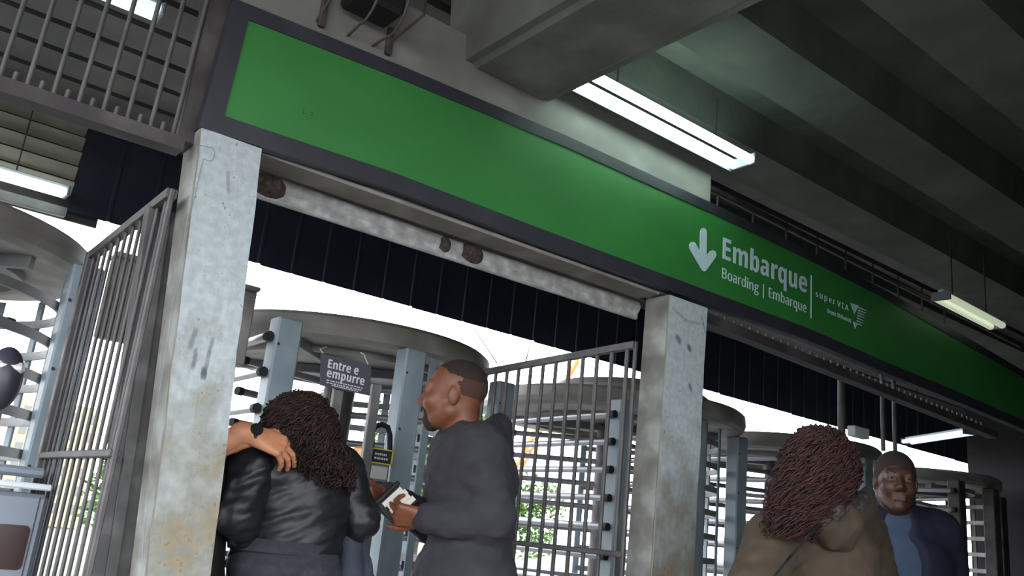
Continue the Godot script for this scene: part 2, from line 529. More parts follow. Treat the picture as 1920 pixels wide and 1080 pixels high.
func portal() -> void:
	var fa := pillar_face(3, 0.62, 0.34, 2.17, 2.17, [[0.44, 0.565, 0.43, 0.655, 3.0, 0.8], [0.33, 0.60, 0.335, 0.65, 2.6, 0.7], [0.42, 0.65, 0.43, 0.668, 4.0, 0.6],
		[0.30, 0.10, 0.34, 0.16, 3.0, 0.4], [0.30, 0.55, 0.28, 0.60, 3.5, 0.4]])
	var p1 := pillar("nearer concrete pillar with flaking grey-white paint and a long dark scuff, beside the arm", [0.626, 0.806, 0.80, 0.95], 0.128, fa, 1)
	var off := -p1.position
	# plaster patch with a rounded hook at the head of the pillar, and the thick paint edge running down its left side
	var mb := MB.new()
	var y0 := 2.118
	mb.slab(PackedVector2Array([Vector2(0.632, y0), Vector2(0.668, y0 + 0.004), Vector2(0.676, y0 - 0.006), Vector2(0.674, y0 - 0.030), Vector2(0.664, y0 - 0.036), Vector2(0.648, y0 - 0.034),
		Vector2(0.646, y0 - 0.20), Vector2(0.652, y0 - 0.48), Vector2(0.668, y0 - 0.80), Vector2(0.690, y0 - 0.95), Vector2(0.699, y0 - 0.97), Vector2(0.700, y0 - 0.99), Vector2(0.694, y0 - 1.005),
		Vector2(0.712, y0 - 1.12), Vector2(0.711, y0 - 1.13), Vector2(0.690, y0 - 0.99), Vector2(0.661, y0 - 0.62), Vector2(0.640, y0 - 0.2)]), 0.0, 0.0025)
	put("plaster_patch", mb.done(), M.blue_grey_paint, p1, Transform3D(Basis(), off))
	var fb := pillar_face(11, 2.50, 0.30, 2.17, 2.17, [[0.2, 0.05, 0.5, 0.085, 2.5, 0.8], [0.45, 0.085, 0.85, 0.075, 2.5, 0.8], [0.8, 0.04, 0.9, 0.11, 2.5, 0.8], [0.3, 0.16, 0.4, 0.18, 5.0, 0.5], [0.55, 0.185, 0.6, 0.2, 4.5, 0.6], [0.6, 0.34, 0.66, 0.36, 4.0, 0.4]])
	pillar("farther concrete pillar with cracked white paint at its head, below the white arrow", [2.541, 2.777, 2.494, 2.735], 0.128, fb, 2)
	# cross beam between the pillars, carried above the sign; its lower face is the soffit over the gate
	var b := thing("concrete_lintel", "pale painted concrete lintel behind the green sign and over the gate opening", "lintel", Vector3(1.72, 2.18, -0.1))
	var o2 := -b.position
	var m2 := MB.new()
	m2.cbox(Vector3(1.74, 2.527, -0.095), Vector3(2.16, 0.69, 0.11), 0.006)
	put("lintel_body", m2.done(), M.wall_paint, b, Transform3D(Basis(), o2))
	var m3 := MB.new()
	m3.box(Vector3(1.66, 2.176, -0.095), Vector3(1.72, 0.012, 0.115))
	put("soffit_render", m3.done(), M.soffit_paint, b, Transform3D(Basis(), o2))
	# plastered steel column that lines the back left corner of the nearer pillar
	var sc := thing("steel_column", "dull grey steel column of three narrow strips, left of the nearer pillar", "column", Vector3(0.66, 0, -0.2))
	for k in [[-0.060, -0.030, 0.0], [-0.029, -0.004, 0.012], [-0.003, 0.030, 0.004]]:
		var ms := MB.new()
		var xb := 0.757
		var xt := 0.637
		ms.hexa([Vector3(xb + k[0], 0, -0.140 + k[2] - 0.012), Vector3(xb + k[1], 0, -0.140 + k[2] - 0.012), Vector3(xb + k[1], 0, -0.20), Vector3(xb + k[0], 0, -0.20),
			Vector3(xt + k[0], 1.96, -0.140 + k[2] - 0.012), Vector3(xt + k[1], 1.96, -0.140 + k[2] - 0.012), Vector3(xt + k[1], 1.96, -0.20), Vector3(xt + k[0], 1.96, -0.20)])
		put("column_strip", ms.done(), M.column_grey, sc, Transform3D(Basis(), -sc.position))
	# peeling track tube under the soffit
	var t := thing("gate_track", "white peeling steel track tube with rust patches under the lintel", "track", Vector3(1.72, 2.13, -0.19))
	var o3 := -t.position
	var m4 := MB.new()
	m4.tube([Vector3(0.84, 2.150, -0.20), Vector3(1.70, 2.142, -0.20), Vector3(2.555, 2.145, -0.20)], 0.030, 14)
	put("track_tube", m4.done(), M.peeling_tube, t, Transform3D(Basis(), o3))
	var m5 := MB.new()
	m5.cbox(Vector3(1.70, 2.112, -0.185), Vector3(1.70, 0.042, 0.02), 0.005)
	put("track_lip", m5.done(), M.peeling_tube, t, Transform3D(Basis(), o3))
	for q in [[1.685, 0.040, 0.045], [1.565, 0.033, 0.022], [0.905, 0.041, 0.055]]:
		var m6 := MB.new()
		m6.lathe(Vector3.ZERO, [Vector2(0.028, -q[2]), Vector2(q[1], -q[2] * 0.6), Vector2(q[1] + 0.003, 0.0), Vector2(q[1] - 0.002, q[2] * 0.5), Vector2(0.028, q[2])], 14)
		put("rust_collar", m6.done(), M.rust, t, Transform3D(Basis(Vector3.BACK, PI / 2), Vector3(q[0], 2.137, -0.195) + o3))

# ---------------------------------------------------------------- the long sign
func sys_font(weight: int, italic := false) -> SystemFont:
	var f := SystemFont.new()
	f.font_names = PackedStringArray(["Droid Sans"])
	f.font_weight = weight
	f.font_italic = italic
	return f

func text_mesh(s: String, font: Font, depth := 0.01) -> TextMesh:
	var t := TextMesh.new()
	t.text = s
	t.font = font
	t.font_size = 64
	t.pixel_size = 0.01
	t.depth = depth
	t.curve_step = 1.0
	return t

# lettering from its lower left to its lower right corner, with capitals of the given height
func letters(s: String, font: Font, a: Vector3, b: Vector3, cap: float, parent: Node3D, m: Material, ref := "E") -> void:
	var t := text_mesh(s, font)
	var box := t.get_aabb()
	var cb := text_mesh(ref, font).get_aabb()
	var ex := (b - a) / box.size.x
	var ey := Vector3(0, cap / cb.size.y, 0)
	var ez := Vector3(0, 0, 0.3)
	var basis := Basis(ex, ey, ez)
	var origin := a - basis * Vector3(box.position.x, cb.position.y, 0)
	put("lettering", t, m, parent, Transform3D(basis, origin - parent.position))

func sign_board() -> void:
	var s := thing("direction_sign", "long bright green overhead sign with white arrow and Embarque lettering in a dark frame", "sign", Vector3(2.9, 2.17, -0.02))
	var off := Transform3D(Basis(), -s.position)
	var xs := [0.682, 0.694, 1.20, 1.93, 2.80, 3.50, 4.19, 4.98, 6.8]
	var lo_y := [2.226, 2.226, 2.246, 2.243, 2.245, 2.246, 2.223, 2.203, 2.14]
	var hi_y := [2.539, 2.539, 2.568, 2.593, 2.596, 2.585, 2.562, 2.512, 2.38]
	var lo := []
	var hi := []
	var flo := []
	var fhi := []
	for i in xs.size():
		if i == 0:
			continue
		var x: float = xs[i]
		lo.append(Vector2(0.682 if i == 1 else x, lo_y[i]))
		hi.append(Vector2(x, hi_y[i]))
		flo.append(Vector2(0.622 if i == 1 else x, lo_y[i] - 0.058))
		fhi.append(Vector2(0.644 if i == 1 else x, hi_y[i] + 0.046))
	var mb := MB.new()
	mb.ribbon(lo, hi, -0.03, -0.004)
	put("green_panel", mb.done(), M.sign_green, s, off)
	var up := MB.new()
	up.ribbon([Vector2(0.690, hi_y[0])] + hi.slice(1), fhi, -0.045, 0.0)
	put("frame_rail", up.done(), M.sign_frame, s, off)
	var dn := MB.new()
	dn.ribbon(flo, [Vector2(0.682, lo_y[0])] + lo.slice(1), -0.045, 0.0)
	put("frame_rail", dn.done(), M.sign_frame, s, off)
	var en := MB.new()
	en.slab(PackedVector2Array([flo[0], Vector2(0.682, lo_y[0]), Vector2(0.694, hi_y[0]), fhi[0]]), -0.045, 0.0005)
	put("frame_end", en.done(), M.sign_frame, s, off)
	# arrow with round ends
	var ar := MB.new()
	var ap := PackedVector2Array()
	for k in [[1314, 434], [1316, 429], [1320, 427], [1324, 429], [1326, 434], [1325.5, 479], [1332, 471], [1337, 469], [1342, 471], [1344, 477], [1342, 483],
		[1325, 507], [1321, 509], [1317, 506], [1294, 466], [1293, 459], [1296, 454], [1301, 453], [1305, 456], [1313, 472]]:
		var q0 := at(k[0], k[1])
		ap.append(Vector2(q0.x, q0.y))
	ar.slab(ap, -0.004, -0.0015)
	put("arrow", ar.done(), M.lettering, s, off)
	var bold := sys_font(700)
	var reg := sys_font(400)
	var L := Vector3(0, 0, -0.004)
	letters("Embarque", bold, at(1356, 484) + L, at(1514, 549) + L, 0.096, s, M.lettering)
	letters("Boarding | Embarque", sys_font(400, true), at(1355, 520.5) + L, at(1513, 586) + L, 0.046, s, M.lettering)
	var dv := MB.new()
	dv.box(Vector3(3.528, 2.407, -0.003), Vector3(0.0055, 0.212, 0.003))
	put("divider", dv.done(), M.lettering, s, off)
	var wide := FontVariation.new()
	wide.base_font = reg
	wide.spacing_glyph = 14
	letters("super", wide, at(1531, 555.5) + L, at(1567, 571) + L, 0.030, s, M.lettering)
	letters("VIA", wide, at(1571, 574) + L, at(1592, 583) + L, 0.029, s, M.lettering)
	letters("Trens Urbanos", sys_font(400, true), at(1552, 586) + L, at(1597, 605) + L, 0.021, s, M.lettering)
	var lg := MB.new()
	var P := func(x: float, y: float) -> Vector2:
		var q := at(x, y)
		return Vector2(q.x, q.y)
	lg.slab(PackedVector2Array([P.call(1596, 568), P.call(1611, 573), P.call(1603, 588)]), -0.004, -0.0015)
	lg.slab(PackedVector2Array([P.call(1601, 603), P.call(1609, 606), P.call(1604.5, 616)]), -0.004, -0.0015)
	for i in 7:
		var t := i / 6.0
		var a2 := Vector2(lerpf(1611, 1607, t), lerpf(575, 605, t))
		var b2 := a2 + Vector2(lerpf(15, 10, t), lerpf(7, 5, t))
		lg.slab(PackedVector2Array([P.call(a2.x, a2.y), P.call(a2.x, a2.y + 2.6), P.call(b2.x, b2.y + 1.0), P.call(b2.x, b2.y)]), -0.004, -0.0015)
	put("logo", lg.done(), M.lettering, s, off)
	# faint scribble on the bare green
	var sc := MB.new()
	for k in [[571, 198, 569, 213], [569, 213, 575, 212], [583, 208, 588, 215], [588, 209, 584, 216]]:
		var p := at(k[0], k[1]) + Vector3(0, 0, -0.004)
		var q2 := at(k[2], k[3]) + Vector3(0, 0, -0.004)
		sc.tube([p, q2], 0.0012, 5)
	put("scribble", sc.done(), plain("scribble_green", Color(0.10, 0.33, 0.12), 0.6), s, off)

# ---------------------------------------------------------------- grilles in the side bays
func grille(label: String, x0: float, x1: float, xs: Array, rail: Array, top: float, long_bars: bool, pitch: float) -> void:
	var o := thing("bar_grille", label, "grille", Vector3((x0 + x1) * 0.5, rail[0], -0.06), 0.0, "grilles beside the portal")
	var off := Transform3D(Basis(), -o.position)
	var r := MB.new()
	r.ribbon([Vector2(x0, rail[0]), Vector2(x1, rail[1])], [Vector2(x0, rail[0] + 0.045), Vector2(x1, rail[1] + 0.038)], -0.085, -0.025)
	put("bottom_rail", r.done(), M.dark_rail, o, off)
	for x in xs:
		var y: float = lerpf(rail[0], rail[1], (x - x0) / (x1 - x0)) + 0.035
		if long_bars:
			put("bar", bar(Vector3(x + 0.0, y, -0.045), Vector3(x + 0.017, top, -0.045), 0.0062), M.grille_bar, o, off)
		var sx: float = x - pitch * 0.5
		put("stub", bar(Vector3(sx, y, -0.045), Vector3(sx + 0.002, y + 0.032, -0.045), 0.0065), M.grille_bar, o, off)

func grilles() -> void:
	var xs := []
	for i in 30:
		xs.append(0.570 - 0.0603 * i)
	grille("tall barred grille above the left passage, left of the green sign", -1.3, 0.60, xs, [2.075, 2.098], 2.75, true, 0.0603)
	var xr := []
	for i in 44:
		xr.append(2.86 + 0.058 * i)
	grille("low rail of short upright spikes under the right half of the green sign", 2.80, 5.5, xr, [2.118, 2.02], 2.62, false, 0.05)
	# handrail and uprights that show over the sign to the right of the lintel
	var o := thing("upper_rail", "dark horizontal rail on thin uprights above the sign, right of the lintel end", "rail", Vector3(4.0, 2.6, -0.07))
	var off := Transform3D(Basis(), -o.position)
	put("rail_tube", bar(Vector3(2.83, 2.752, -0.07), Vector3(6.0, 2.70, -0.07), 0.016), M.dark_rail, o, off)
	for i in 9:
		put("upright", bar(Vector3(2.90 + i * 0.26, 2.60, -0.07), Vector3(2.90 + i * 0.26, 2.765, -0.07), 0.006), M.dark_rail, o, off)
	# rough steel jamb that runs up the left end of lintel and sign
	var j := MB.new()
	j.cbox(Vector3(0.618, 2.46, -0.085), Vector3(0.066, 0.66, 0.08), 0.004)
	tag(put("steel_jamb", j.done(), M.dark_rail), "brown steel jamb at the left end of the sign frame", "jamb")

# ---------------------------------------------------------------- hall ceiling
func hall_ceiling() -> void:
	# ribbed slab: outline in (z, y), ribs run along the portal
	var prof := []
	var z := -1.215
	while z < 5.4:
		prof.append_array([Vector2(z, 3.18), Vector2(z + 0.30, 3.18), Vector2(z + 0.325, 3.0), Vector2(z + 0.60, 3.0), Vector2(z + 0.625, 3.18)])
		z += 0.61
	var flat: Array = prof.duplicate()
	flat.append_array([Vector2(z, 3.5), Vector2(-1.215, 3.5)])
	var mb := MB.new()
	mb.along_x(flat, 1.88, 11.2, true)
	struct("ceiling", mb.done(), M.ceiling_concrete)
	var m2 := MB.new()
	m2.box(Vector3(-0.2, 3.35, 2.55), Vector3(3.5, 0.3, 5.9))
	struct("ceiling", m2.done(), M.ceiling_concrete)
	# deep cross beam over the portal
	var b := MB.new()
	var H := 2.77
	b.hexa([Vector3(1.50, H, 5.5), Vector3(1.905, H, 5.5), Vector3(1.865, H, -0.15), Vector3(1.47, H, -0.15), Vector3(1.46, 3.25, 5.5), Vector3(1.935, 3.25, 5.5), Vector3(1.90, 3.25, -0.15), Vector3(1.43, 3.25, -0.15)])
	b.hexa([Vector3(1.55, H - 0.012, 5.5), Vector3(1.86, H - 0.012, 5.5), Vector3(1.82, H - 0.012, -0.05), Vector3(1.52, H - 0.012, -0.05), Vector3(1.53, H, 5.5), Vector3(1.88, H, 5.5), Vector3(1.84, H, -0.05), Vector3(1.50, H, -0.05)])
	tag(put("concrete_beam", b.done(), M.concrete_beam), "thick grey concrete ceiling beam running over the sign towards the viewer", "beam")
	# fluorescent battens
	batten("twin-tube fluorescent batten shining brightly beside the ceiling beam", Vector3(2.36, 2.85, 0.11), 0.98, 0.0, M.tube_glow, 0.085, true)
	batten("dim yellowish fluorescent batten far right, above the dark end of the sign", Vector3(4.93, 2.675, 0.10), 0.72, deg_to_rad(1.5), M.far_tube_glow, 0.065, false)

func batten(label: String, c: Vector3, length: float, yaw: float, glow: Material, gap: float, lamp: bool) -> Node3D:
	var o := thing("fluorescent_light", label, "lamp", c, yaw, "")
	var mb := MB.new()
	mb.cbox(Vector3(0, 0.006, 0), Vector3(length, 0.022, gap * 0.5), 0.005)
	put("batten_body", mb.done(), M.lamp_body, o)
	for s in [-1.0, 1.0]:
		put("glowing_tube", bar(Vector3(-length * 0.485, -0.028, s * gap * 0.5), Vector3(length * 0.485, -0.028, s * gap * 0.5), 0.0195, 12), glow, o)
		var e := MB.new()
		e.cbox(Vector3(s * length * 0.494, -0.022, 0), Vector3(0.012, 0.05, gap + 0.04), 0.003)
		put("end_cap", e.done(), M.device_grey, o)
	if c.y > 2.62 or c.x > 5.0:
		for s in [-0.3, 0.3]:
			put("hanger", bar(Vector3(length * s, 0.015, 0), Vector3(length * s, 3.05 - c.y, 0), 0.004, 6), M.dark_rail, o)
	if lamp:
		put("reflector_lip", boxm(Vector3(0, -0.016, -gap * 0.5 - 0.028), Vector3(length, 0.066, 0.004), 0.001), M.device_grey, o)
		var a := AreaLight3D.new()
		a.name = "fluorescent_glow"
		a.area_size = Vector2(length * 0.95, gap)
		a.light_color = Color(0.86, 1.0, 0.95)
		a.light_energy = LAMP
		a.shadow_enabled = true
		a.transform = Transform3D(Basis(Vector3(1, 0, 0), Vector3(0, 0, 1), Vector3(0, 1, 0)).rotated(Vector3.RIGHT, 0), c + Vector3(0, -0.055, 0))
		a.rotation = Vector3(-PI / 2, yaw, 0)
		add(a)
	return o

const LAMP := 0.03

# ---------------------------------------------------------------- platform side: roof, slats, navy sheets
func platform_roof() -> void:
	# corrugated roof over the turnstiles, ribs along the portal
	var prof := []
	var z := -2.52
	while z < -0.25:
		prof.append_array([Vector2(z, 3.05), Vector2(z + 0.21, 3.05), Vector2(z + 0.22, 3.085), Vector2(z + 0.248, 3.085), Vector2(z + 0.258, 3.05)])
		z += 0.26
	prof.append_array([Vector2(z, 3.22), Vector2(-2.52, 3.22)])
	var mb := MB.new()
	mb.along_x(prof, -6.0, 13.8, true)
	struct("ceiling", mb.done(), M.roof_sheet)
	# pale slats closing the gable on the left: each one a board of its own
	var sl := thing("slat_screen", "pale horizontal slat screen under the platform roof, left of the navy sheets", "screen", Vector3(-1.5, 2.6, -2.52))
	for i in 5:
		var y := 2.645 + i * 0.083
		var m := MB.new()
		m.hexa([Vector3(-2.6, y, -0.0), Vector3(2.246, y, -0.0), Vector3(2.246, y, -0.02), Vector3(-2.6, y, -0.02),
			Vector3(-2.6, y + 0.066, 0.03), Vector3(2.246, y + 0.066, 0.03), Vector3(2.246, y + 0.066, 0.0), Vector3(-2.6, y + 0.066, 0.0)])
		put("slat", m.done(), M.slat_paint, sl, Transform3D(Basis(), Vector3(0, -2.6, 0)))
	put("backing_board", boxm(Vector3(-0.085, 0.17, -0.035), Vector3(4.98, 0.50, 0.02), 0.0), M.dark_rail, sl)
	put("lower_trim", boxm(Vector3(-0.165, -0.052, -0.005), Vector3(4.82, 0.05, 0.04), 0.003), M.grey_paint, sl)
	# navy sheets with narrow raised ribs
	var fa := thing("sheet_fascia", "dark navy ribbed metal fascia hanging behind the turnstiles", "fascia", Vector3(4.0, 2.5, -2.5))
	var x := 0.747
	var k := 0
	while x < 13.5:
		var m := MB.new()
		var pts := []
		for i in 5:
			var a := x + i * 0.21
			pts.append_array([Vector2(a, 0.0), Vector2(a + 0.185, 0.0), Vector2(a + 0.191, 0.009), Vector2(a + 0.204, 0.009)])
		pts.append(Vector2(x + 1.05, 0.0))
		var y0 := 2.555 - 0.006 * k
		for i in pts.size() - 1:
			var p: Vector2 = pts[i]
			var q: Vector2 = pts[i + 1]
			m.quad(Vector3(p.x, y0, -2.5 + p.y), Vector3(q.x, y0, -2.5 + q.y), Vector3(q.x, 3.047, -2.5 + q.y), Vector3(p.x, 3.047, -2.5 + p.y))
			m.quad(Vector3(q.x, y0, -2.503 + q.y), Vector3(p.x, y0, -2.503 + p.y), Vector3(p.x, 3.04, -2.503 + p.y), Vector3(q.x, 3.04, -2.503 + q.y))
		put("metal_sheet", m.done(), M.navy_sheet, fa, Transform3D(Basis(), -fa.position))
		x += 1.05
		k += 1
	struct("trim_1", boxm(Vector3(2.6, 3.06, -2.56), Vector3(17.2, 0.16, 0.03), 0.0), M.roof_sheet)
	# lamps on the platform side
	batten("fluorescent batten shining under the slat screen, above the left turnstile", Vector3(0.10, 2.645, -2.42), 1.24, 0.0, M.left_tube_glow, 0.05, false)
	batten("fluorescent batten glimpsed through the tall barred grille, high on the left", Vector3(0.05, 2.97, -0.92), 1.2, deg_to_rad(-1.0), M.dim_tube_glow, 0.06, false)
	batten("pair of glowing tubes above the man in the blue jacket, far right", Vector3(8.0, 2.45, -1.62), 0.95, deg_to_rad(59.3), M.dim_tube_glow, 0.085, false)

# ---------------------------------------------------------------- full-height turnstiles
func turnstile(label: String, c: Vector3, turn: float, dome: bool, R := 0.80, lift := 0.0, paint: Material = M.blue_grey_paint) -> void:
	var o := thing("full_height_turnstile", label, "turnstile", c, 0.0, "full-height turnstiles")
	var up := Vector3(0, lift, 0)
	var can := MB.new()
	can.lathe(up, [Vector2(0.0, 1.985), Vector2(R - 0.05, 1.975), Vector2(R - 0.012, 1.99), Vector2(R, 2.02), Vector2(R - 0.004, 2.075), Vector2(R - 0.03, 2.095), Vector2(0.42, 2.125), Vector2(0.0, 2.13)], 56)
	put("canopy", can.done(), M.canopy_grey, o)
	if dome:
		var dm := MB.new()
		dm.lathe(Vector3(-0.05, 0, 0.2) + up, [Vector2(0.56, 2.10), Vector2(0.55, 2.14), Vector2(0.48, 2.19), Vector2(0.30, 2.215), Vector2(0.0, 2.22)], 40)
		put("motor_cover", dm.done(), M.canopy_grey, o)
	var ring := MB.new()
	ring.lathe(up, [Vector2(0.545, 1.98), Vector2(0.545, 1.945), Vector2(0.575, 1.945), Vector2(0.575, 1.98)], 48)
	put("canopy_ring", ring.done(), M.canopy_grey, o)
	for i in 4:
		var rb := MB.new()
		rb.cbox(Vector3(0, 1.955 + lift, 0.38), Vector3(0.035, 0.05, 0.70), 0.004)
		put("canopy_strut", rb.done(), M.grey_paint, o, Transform3D(Basis(Vector3.UP, PI / 4 + i * PI / 2), Vector3.ZERO))
	var hub := MB.new()
	hub.lathe(Vector3.ZERO, [Vector2(0.0, 0.06), Vector2(0.085, 0.06), Vector2(0.085, 1.96 + lift), Vector2(0.0, 1.96 + lift)], 20)
	put("rotor_column", hub.done(), M.dark_rail, o)
	var bm := bar(Vector3(0.08, 0, 0), Vector3(0.655, 0, 0), 0.0185, 10)
	var cap := bar(Vector3(0.645, 0, 0), Vector3(0.675, 0, 0), 0.0215, 10)
	for w in 3:
		for i in 12:
			var b := put("rotor_bar", bm, M.steel, o, Transform3D(Basis(Vector3.UP, turn + w * TAU / 3.0), Vector3(0, 0.22 + i * 0.15, 0)))
			put("end_cap", cap, M.black_rubber, b)
	# curved guard on the right: flat uprights and hoops
	var rr := 0.735
	var hoop := MB.new()
	hoop.lathe(Vector3.ZERO, [Vector2(rr - 0.006, -0.018), Vector2(rr + 0.006, -0.018), Vector2(rr + 0.006, 0.018), Vector2(rr - 0.006, 0.018), Vector2(rr - 0.006, -0.018)], 20, deg_to_rad(6), deg_to_rad(150))
	var hm := hoop.done()
	for i in 12:
		put("guard_hoop", hm, M.grey_paint, o, Transform3D(Basis(), Vector3(0, 0.28 + i * 0.145, 0)))
	var flat := boxm(Vector3(0, 1.0, 0), Vector3(0.045, 1.97, 0.012), 0.003)
	for k in [8, 27, 66, 88, 110, 130, 150]:
		var a := deg_to_rad(k)
		put("guard_upright", flat, paint, o, Transform3D(Basis(Vector3.UP, a), Vector3(sin(a) * (rr + 0.012), 0, cos(a) * (rr + 0.012))))
	# square posts: two at the entry, one at the front end of the guard
	var pm := boxm(Vector3(0, 1.0 + lift * 0.5, 0), Vector3(0.112, 1.96 + lift, 0.10), 0.008)
	for q in [[-0.70, 0.80], [-0.055, 0.79], [0.70, 0.53]]:
		var p := put("square_post", pm, paint, o, Transform3D(Basis(), Vector3(q[0], 0, q[1])))
		for y in [1.25, 1.6, 1.86]:
			var bo := MB.new()
			bo.lathe(Vector3.ZERO, [Vector2(0.007, 0.0), Vector2(0.006, 0.003), Vector2(0.0, 0.004)], 8)
			put("bolt", bo.done(), M.dark_rail, p, Transform3D(Basis(Vector3.RIGHT, PI / 2), Vector3(-0.042, y, 0.05)))
	# comb of fixed tubes on the left, their capped ends towards the entry
	put("comb_post", boxm(Vector3(-0.74, 1.0, -0.34), Vector3(0.06, 1.96, 0.06), 0.004), M.grey_paint, o)
	var cm := bar(Vector3(-0.775, 0, 0.80), Vector3(-0.74, 0, -0.34), 0.0185, 10)
	var cc := bar(Vector3(-0.775, 0, 0.825), Vector3(-0.775, 0, 0.795), 0.0215, 10)
	for i in 11:
		var b2 := put("comb_bar", cm, M.steel, o, Transform3D(Basis(), Vector3(0, 0.36 + i * 0.153, 0)))
		put("end_cap", cc, M.black_rubber, b2)

func turnstiles() -> void:
	turnstile("leftmost full-height turnstile, its curved grey canopy cut by the left edge", Vector3(-0.03, 0, -1.80), deg_to_rad(25), false, 0.82, 0.025)
	turnstile("middle full-height turnstile behind the curly-haired woman and the man, with the black notice", Vector3(2.18, 0, -2.02), deg_to_rad(78), false)
	turnstile("full-height turnstile with raised canopy cover, behind the right barred fence", Vector3(4.24, 0, -2.02), deg_to_rad(12), true, 0.90)
	turnstile("full-height turnstile right behind the red-haired woman", Vector3(6.10, 0, -2.0), deg_to_rad(40), false)
	turnstile("rightmost full-height turnstile, posts darkened to suggest shade, behind the man in the blue jacket", Vector3(8.15, 0, -2.0), deg_to_rad(5), false, 0.80, 0.0, M.dark_rail)  # posts and uprights coloured darker to stand in for far-right shade
	var h := MB.new()
	h.cbox(Vector3(1.07, 1.93, -1.36), Vector3(0.60, 0.33, 0.06), 0.006)
	h.cbox(Vector3(1.07, 2.10, -1.36), Vector3(0.60, 0.02, 0.12), 0.004)
	tag(put("header_panel", h.done(), M.canopy_grey), "grey header panel spanning from the left turnstile to the middle one", "panel")

# ---------------------------------------------------------------- barred side fences
func fence(label: String, x: float, z0: float, z1: float, top0: float, top1: float, rails: Array, count: int, r := 0.0085) -> void:
	var o := thing("barred_fence", label, "fence", Vector3(x, 0, (z0 + z1) * 0.5), 0.0, "barred fences between the passages")
	var off := Transform3D(Basis(), -o.position)
	var tr := MB.new()
	tr.hexa([Vector3(x - 0.014, top0 - 0.026, z0), Vector3(x + 0.014, top0 - 0.026, z0), Vector3(x + 0.014, top1 - 0.026, z1), Vector3(x - 0.014, top1 - 0.026, z1),
		Vector3(x - 0.014, top0, z0), Vector3(x + 0.014, top0, z0), Vector3(x + 0.014, top1, z1), Vector3(x - 0.014, top1, z1)])
	put("top_rail", tr.done(), M.grille_bar, o, off)
	for y in rails:
		put("cross_rail", boxm(Vector3(x, y, (z0 + z1) * 0.5), Vector3(0.03, 0.02, absf(z1 - z0)), 0.003), M.grille_bar, o, off)
	for i in count:
		var t := (i + 0.5) / count
		var z := lerpf(z0, z1, t)
		put("bar", bar(Vector3(x, 0.02, z), Vector3(x, lerpf(top0, top1, t) - 0.01, z), r), M.grille_bar, o, off)
	put("end_post", boxm(Vector3(x, top1 * 0.5, z1), Vector3(0.035, top1, 0.035), 0.003), M.grille_bar, o, off)
	put("end_post", boxm(Vector3(x, top0 * 0.5, z0), Vector3(0.014, top0, 0.014), 0.003), M.grille_bar, o, off)

func fences() -> void:
	fence("left barred fence running back from the nearer pillar", 0.597, -0.03, -0.85, 1.985, 1.965, [1.28, 0.55], 11, 0.0052)
	fence("right barred fence running back from the farther pillar, behind the man's shoulder", 2.385, -0.02, -1.02, 1.945, 1.915, [1.155, 0.5], 12)

# ---------------------------------------------------------------- small fittings
func dashes(mb: MB, a: Vector3, b: Vector3, h: float, count: int, r: RandomNumberGenerator) -> void:   # rows of print too small to read
	var t := 0.0
	for i in count:
		var w := r.randf_range(0.5, 1.3) / count
		var p := a.lerp(b, minf(t, 1.0))
		var q := a.lerp(b, minf(t + w * 0.72, 1.0))
		if q.distance_to(p) > 0.001:
			mb.quad(p, q, q + Vector3(0, h, 0), p + Vector3(0, h, 0))
		t += w

